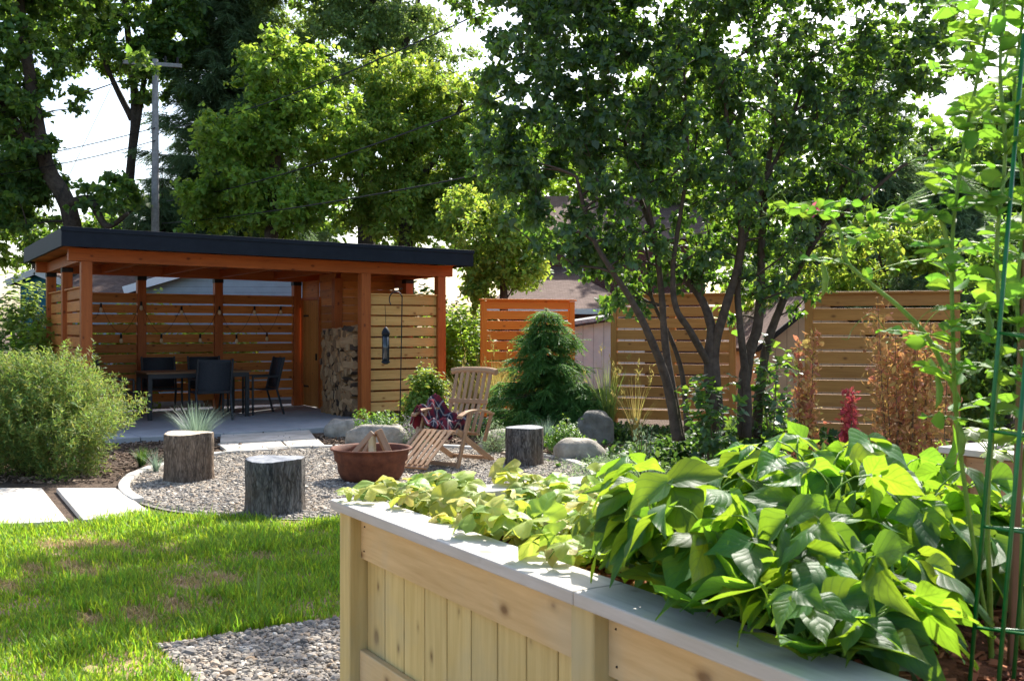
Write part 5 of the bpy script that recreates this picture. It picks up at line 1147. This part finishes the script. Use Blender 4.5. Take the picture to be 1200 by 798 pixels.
beans = [(1.36, .60, .30, .13, 6, 'leftmost bean plant next to the cucumber vines'), (1.46, .32, .28, .13, 6, 'bean plant leaning over the cap just right of the cucumbers'), (1.40, .88, .33, .13, 6, 'bean plant at the back edge nearest the lilac trunks'),
 (1.55, .66, .40, .15, 7, 'tallest bean plant with bright backlit top leaves'), (1.62, .24, .30, .15, 7, 'bean plant drooping its leaves over the front cap board'), (1.66, .90, .32, .15, 7, 'backlit bean plant below the crimson plume'),
 (1.76, .50, .33, .16, 7, 'bean plant in the centre of the bean row'), (1.80, .20, .27, .15, 6, 'bean plant with big dark leaves low at the front'), (1.90, .88, .25, .15, 7, 'bean plant in front of the second raised bed'),
 (1.95, .34, .26, .14, 6, 'bean plant beside the green wire trellis'), (1.84, .66, .27, .14, 6, 'bean plant shading the red mulch by the trellis'), (2.06, .15, .20, .13, 5, 'nearest bean plant at the bottom edge over the cap')]
for q in beans: bean(*q)
# ------------------------------------------------------------------ cucumbers
def cuc(s, w_, label, n_, r_):
    base = bedp(s, w_, .83); root = thing('cucumber_plant', label, 'cucumber plant', base, 0, 'cucumber vines in the raised bed'); sb_ = MB(); lb_ = MB()
    pos = []; yd = []; zd = []; ss = []; fl = []
    for v in range(5):
        a = 6.28*(v+rng.random()*.6)/5; P = [A(0, 0, 0)]
        for i in range(6):
            a += rng.normal(0, .35); P.append(P[-1]+A(math.cos(a), math.sin(a), 0)*r_/5+A(0, 0, rng.normal(.012, .02)))
            g_ = P[-1]+base-BC; ls, lw = g_@S_, g_@U_
            if lw < .05 or lw > 1.08 or ls < -.02: P[-1] = P[-1]-A(math.cos(a), math.sin(a), 0)*r_/6
            P[-1][2] = min(max(P[-1][2], .083 if (lw < .16 or ls < .13) else .01), .088 if ls < .75 else .12)
        P = smooth_path(P, 3); sb_.tube(P, .004, 5)
        for j in range(n_//5):
            p = P[rng.integers(len(P))]; b_ = rng.random()*6.28; e2 = A(math.cos(b_), math.sin(b_), 0); pl = .02+.06*rng.random(); q = p+e2*pl*.8+A(0, 0, pl*(.45 if s < .6 else .7))
            sb_.tube([p, p+(q-p)*.5+A(0, 0, .01), q], .002, 4); nrm = unit(A(0, 0, 1)+rng.standard_normal(3)*.38+A(-.15, -.25, 0)); y_ = unit(np.cross(nrm, rng.standard_normal(3)))
            pos.append(q); yd.append(y_); zd.append(nrm); ss.append(.065+.07*rng.random())
            if rng.random() < .05: fl.append(q+A(0, 0, .02))
    put(lb_, T_cuc, np.array(pos), np.array(yd), np.array(zd), np.array(ss)); sb_.build('vine', M['stem'], root, smooth=True); lb_.build('foliage', L['cuc'], root, smooth=True)
    if fl:
        for p in fl:
            fb_ = MB()
            for k in range(5): a = k*1.257; put(fb_, T_oval, [p], [A(math.cos(a), math.sin(a), .35)], [A(0, 0, 1)], .022)
            fb_.build('flower', L['petal'], root)
for q in [(.16, .30, 'yellowing cucumber vine creeping over the far left corner of the cap', 55, .26), (.22, .72, 'cucumber vine nearest the fire bowl', 80, .24), (.45, .38, 'pale cucumber vine along the front cap', 80, .26), (.52, .80, 'cucumber vine in front of the weathered grey stump', 90, .25), (.74, .45, 'lush cucumber vine in the middle of its row', 95, .26), (.80, .85, 'cucumber vine at the back edge near the thyme carpet', 95, .25), (1.02, .32, 'greener cucumber vine against the bean leaves', 110, .27), (1.10, .75, 'cucumber vine half covered by the leftmost bean plant', 110, .27)]: cuc(*q)

# ------------------------------------------------------------------ trellis and peas
TRD = 1.9
tr = thing('wire_trellis', 'green coated wire trellis standing in the red mulch at the right', 'trellis', bedp(2.27, .42, .80)); tb0 = np.array(tr.location)
def twire(P, r_, name='upright_wire'): mb = MB(); mb.tube(np.asarray(P)-tb0, r_, 7); mb.build(name, M['green_wire'], tr, smooth=True)
up0 = [(1134, 830, 1200, 40, 1.9), (1166, 850, 1212, 300, 1.82), (1184, 840, 1232, 250, 2.0)]
for a, b_, c, d_, dd in up0: twire([W(a, b_, dd), W((a+c)/2, (b_+d_)/2, dd), W(c, d_, dd)], .0042)
for y_ in (390, 505, 617, 735): twire([W(1134+(830-y_)*.0835, y_, 1.9), W(1290, y_+10, 2.05)], .0028, 'cross_wire'); twire([W(1134+(830-y_)*.0835, y_, 1.9), W(1290, y_+20, 1.7)], .0028, 'cross_wire')
mb = MB(); p0, p1 = W(1196, 640, 2.1), W(1208, 100, 2.1); p0 = A(p0[0]-.02, p0[1], .8); mb.beam(A(0, 0, 0), p1-p0, .014, .014); o = mb.build('garden_stake', M['stake'], None, p0, bevel=.003); tag(o, 'brown wooden garden stake behind the green trellis', 'stake')
def pea(label, P, n_, seed, pods=0, flower=False, size=.052, leafy=(.0, 1.0)):
    P = smooth_path([W(*p) for p in P], 6); base = P[0].copy(); P = P-base; root = thing('pea_vine', label, 'pea plant', base, 0, 'pea vines on the trellis'); sb_ = MB(); sb_.tube(P, np.linspace(.0055, .003, len(P)), 6); lb_ = MB(); pos = []; yd = []; zd = []; ss = []
    for i in range(n_):
        f = leafy[0]+(leafy[1]-leafy[0])*(i+.5)/n_; p = P[int(f*(len(P)-1))]; a = i*2.4+rng.normal(0, .5); e = A(math.cos(a), math.sin(a)*.8, .35*rng.random()); e = unit(e); up = A(0, 0, 1)
        for sg in (-1, 1): pos.append(p); yd.append(unit(np.cross(e, up)*sg*.8+e*.5+A(0, 0, .3))); zd.append(unit(up+A(0, -.6, 0)+rng.standard_normal(3)*.7)); ss.append(size*1.1)
        ln = .07+.07*rng.random(); q = p+e*ln; sb_.tube(bez(p, p+e*ln*.5+A(0, 0, .015), q, 4), .0016, 4)
        for m in (.45, .75, 1.0):
            for sg in (-1, 1):
                pos.append(p+e*ln*m); s_ = np.cross(e, up); yd.append(unit(s_*sg+e*.35+A(0, 0, -.15+.4*rng.random()))); zd.append(unit(up+A(0, -.5, 0)+rng.standard_normal(3)*.9)); ss.append(size*(.6+.55*rng.random()))
        if rng.random() < .6:
            t = np.linspace(0, 1, 14)[:, None]; side = unit(np.cross(e, up)); cr = q+e*.09*t+A(0, 0, 1)*.03*np.sin(t*5)+side*.025*np.sin(t*12)*t; sb_.tube(cr, .0008, 3)
        if pods and i % 4 == 1:
            pods -= 1; pb_ = MB(); pp_ = p+e*.06; pb_.tube([pp_, pp_+A(.003, 0, -.012), pp_+A(.008, 0, -.035), pp_+A(.006, 0, -.06), pp_+A(0, 0, -.075)], [.001, .005, .0075, .006, .001], 8); pb_.build('pod', M['stem'], root, smooth=True)
    put(lb_, T_pea, np.array(pos), np.array(yd), np.array(zd), np.array(ss)); sb_.build('stem', M['stem'], root, smooth=True); lb_.build('foliage', L['pea'], root, smooth=True)
    if flower:
        fb_ = MB(); p = P[-1]
        for k in range(6): put(fb_, T_oval, [p], [rng.standard_normal(3)+A(0, 0, .2)], [rng.standard_normal(3)], .022)
        fb_.build('flower', L['pink'], root)
pea('thick pea vine climbing straight up beside the green upright wire', [(1162, 800, 2.15), (1160, 690, 2.05), (1157, 600, 2.0), (1163, 500, 1.95), (1172, 400, 1.95), (1168, 290, 1.95), (1178, 180, 1.95), (1172, 80, 1.95), (1180, -30, 1.95)], 25, 1, 2, False, .044, (.35, 1))
pea('pea vine bowing left before it rises to the top edge', [(1170, 800, 2.2), (1158, 740, 2.15), (1138, 620, 2.1), (1122, 500, 2.05), (1117, 400, 2.0), (1116, 280, 2.0), (1130, 170, 2.0), (1150, 70, 2.0), (1165, -10, 2.0)], 23, 2, 2, False, .042, (.4, 1))
pea('thin pea shoot arching left to a pink flower', [(1124, 470, 2.08), (1090, 400, 2.08), (1056, 362, 2.08), (1022, 334, 2.1), (992, 306, 2.12), (984, 270, 2.14), (965, 245, 2.15), (952, 246, 2.15)], 7, 3, 1, True, .034, (.45, 1))
pea('pea vine filling the right edge of the frame', [(1198, 760, 2.1), (1195, 600, 2.1), (1205, 480, 2.1), (1192, 360, 2.1), (1200, 240, 2.1), (1188, 120, 2.1), (1198, 20, 2.1), (1196, -40, 2.1)], 30, 4, 1, False, .046, (.3, 1))
pea('short pea shoot reaching left across the brown screen', [(1118, 330, 2.0), (1100, 250, 2.0), (1070, 262, 2.02), (1040, 258, 2.05), (1010, 262, 2.05)], 6, 5, 0, False, .034, (.45, 1))
# squash seedlings in the second bed
for (px, py, d, lab) in [(1165, 496, 5.0, 'grey green leafy seedling in the second raised bed'), (1196, 486, 4.7, 'larger leafy seedling at the right edge in the second raised bed')]:
    p = W(px, py, d); p[2] = .81; root = thing('squash_plant', lab, 'vegetable plant', p); lb_ = MB(); sb_ = MB(); n_ = 9
    for i in range(n_):
        a = i*2.4; q = A(math.cos(a)*.12, math.sin(a)*.12, .12+.08*rng.random()); sb_.tube(bez(A(0, 0, 0), A(0, 0, .1), q, 4), .003, 4); put(lb_, T_cuc, [q], [A(math.cos(a), math.sin(a), -.2)], [A(0, 0, 1)+rng.standard_normal(3)*.3], .12)
    sb_.build('stem', M['stem'], root); lb_.build('foliage', L['pale'], root, smooth=True)
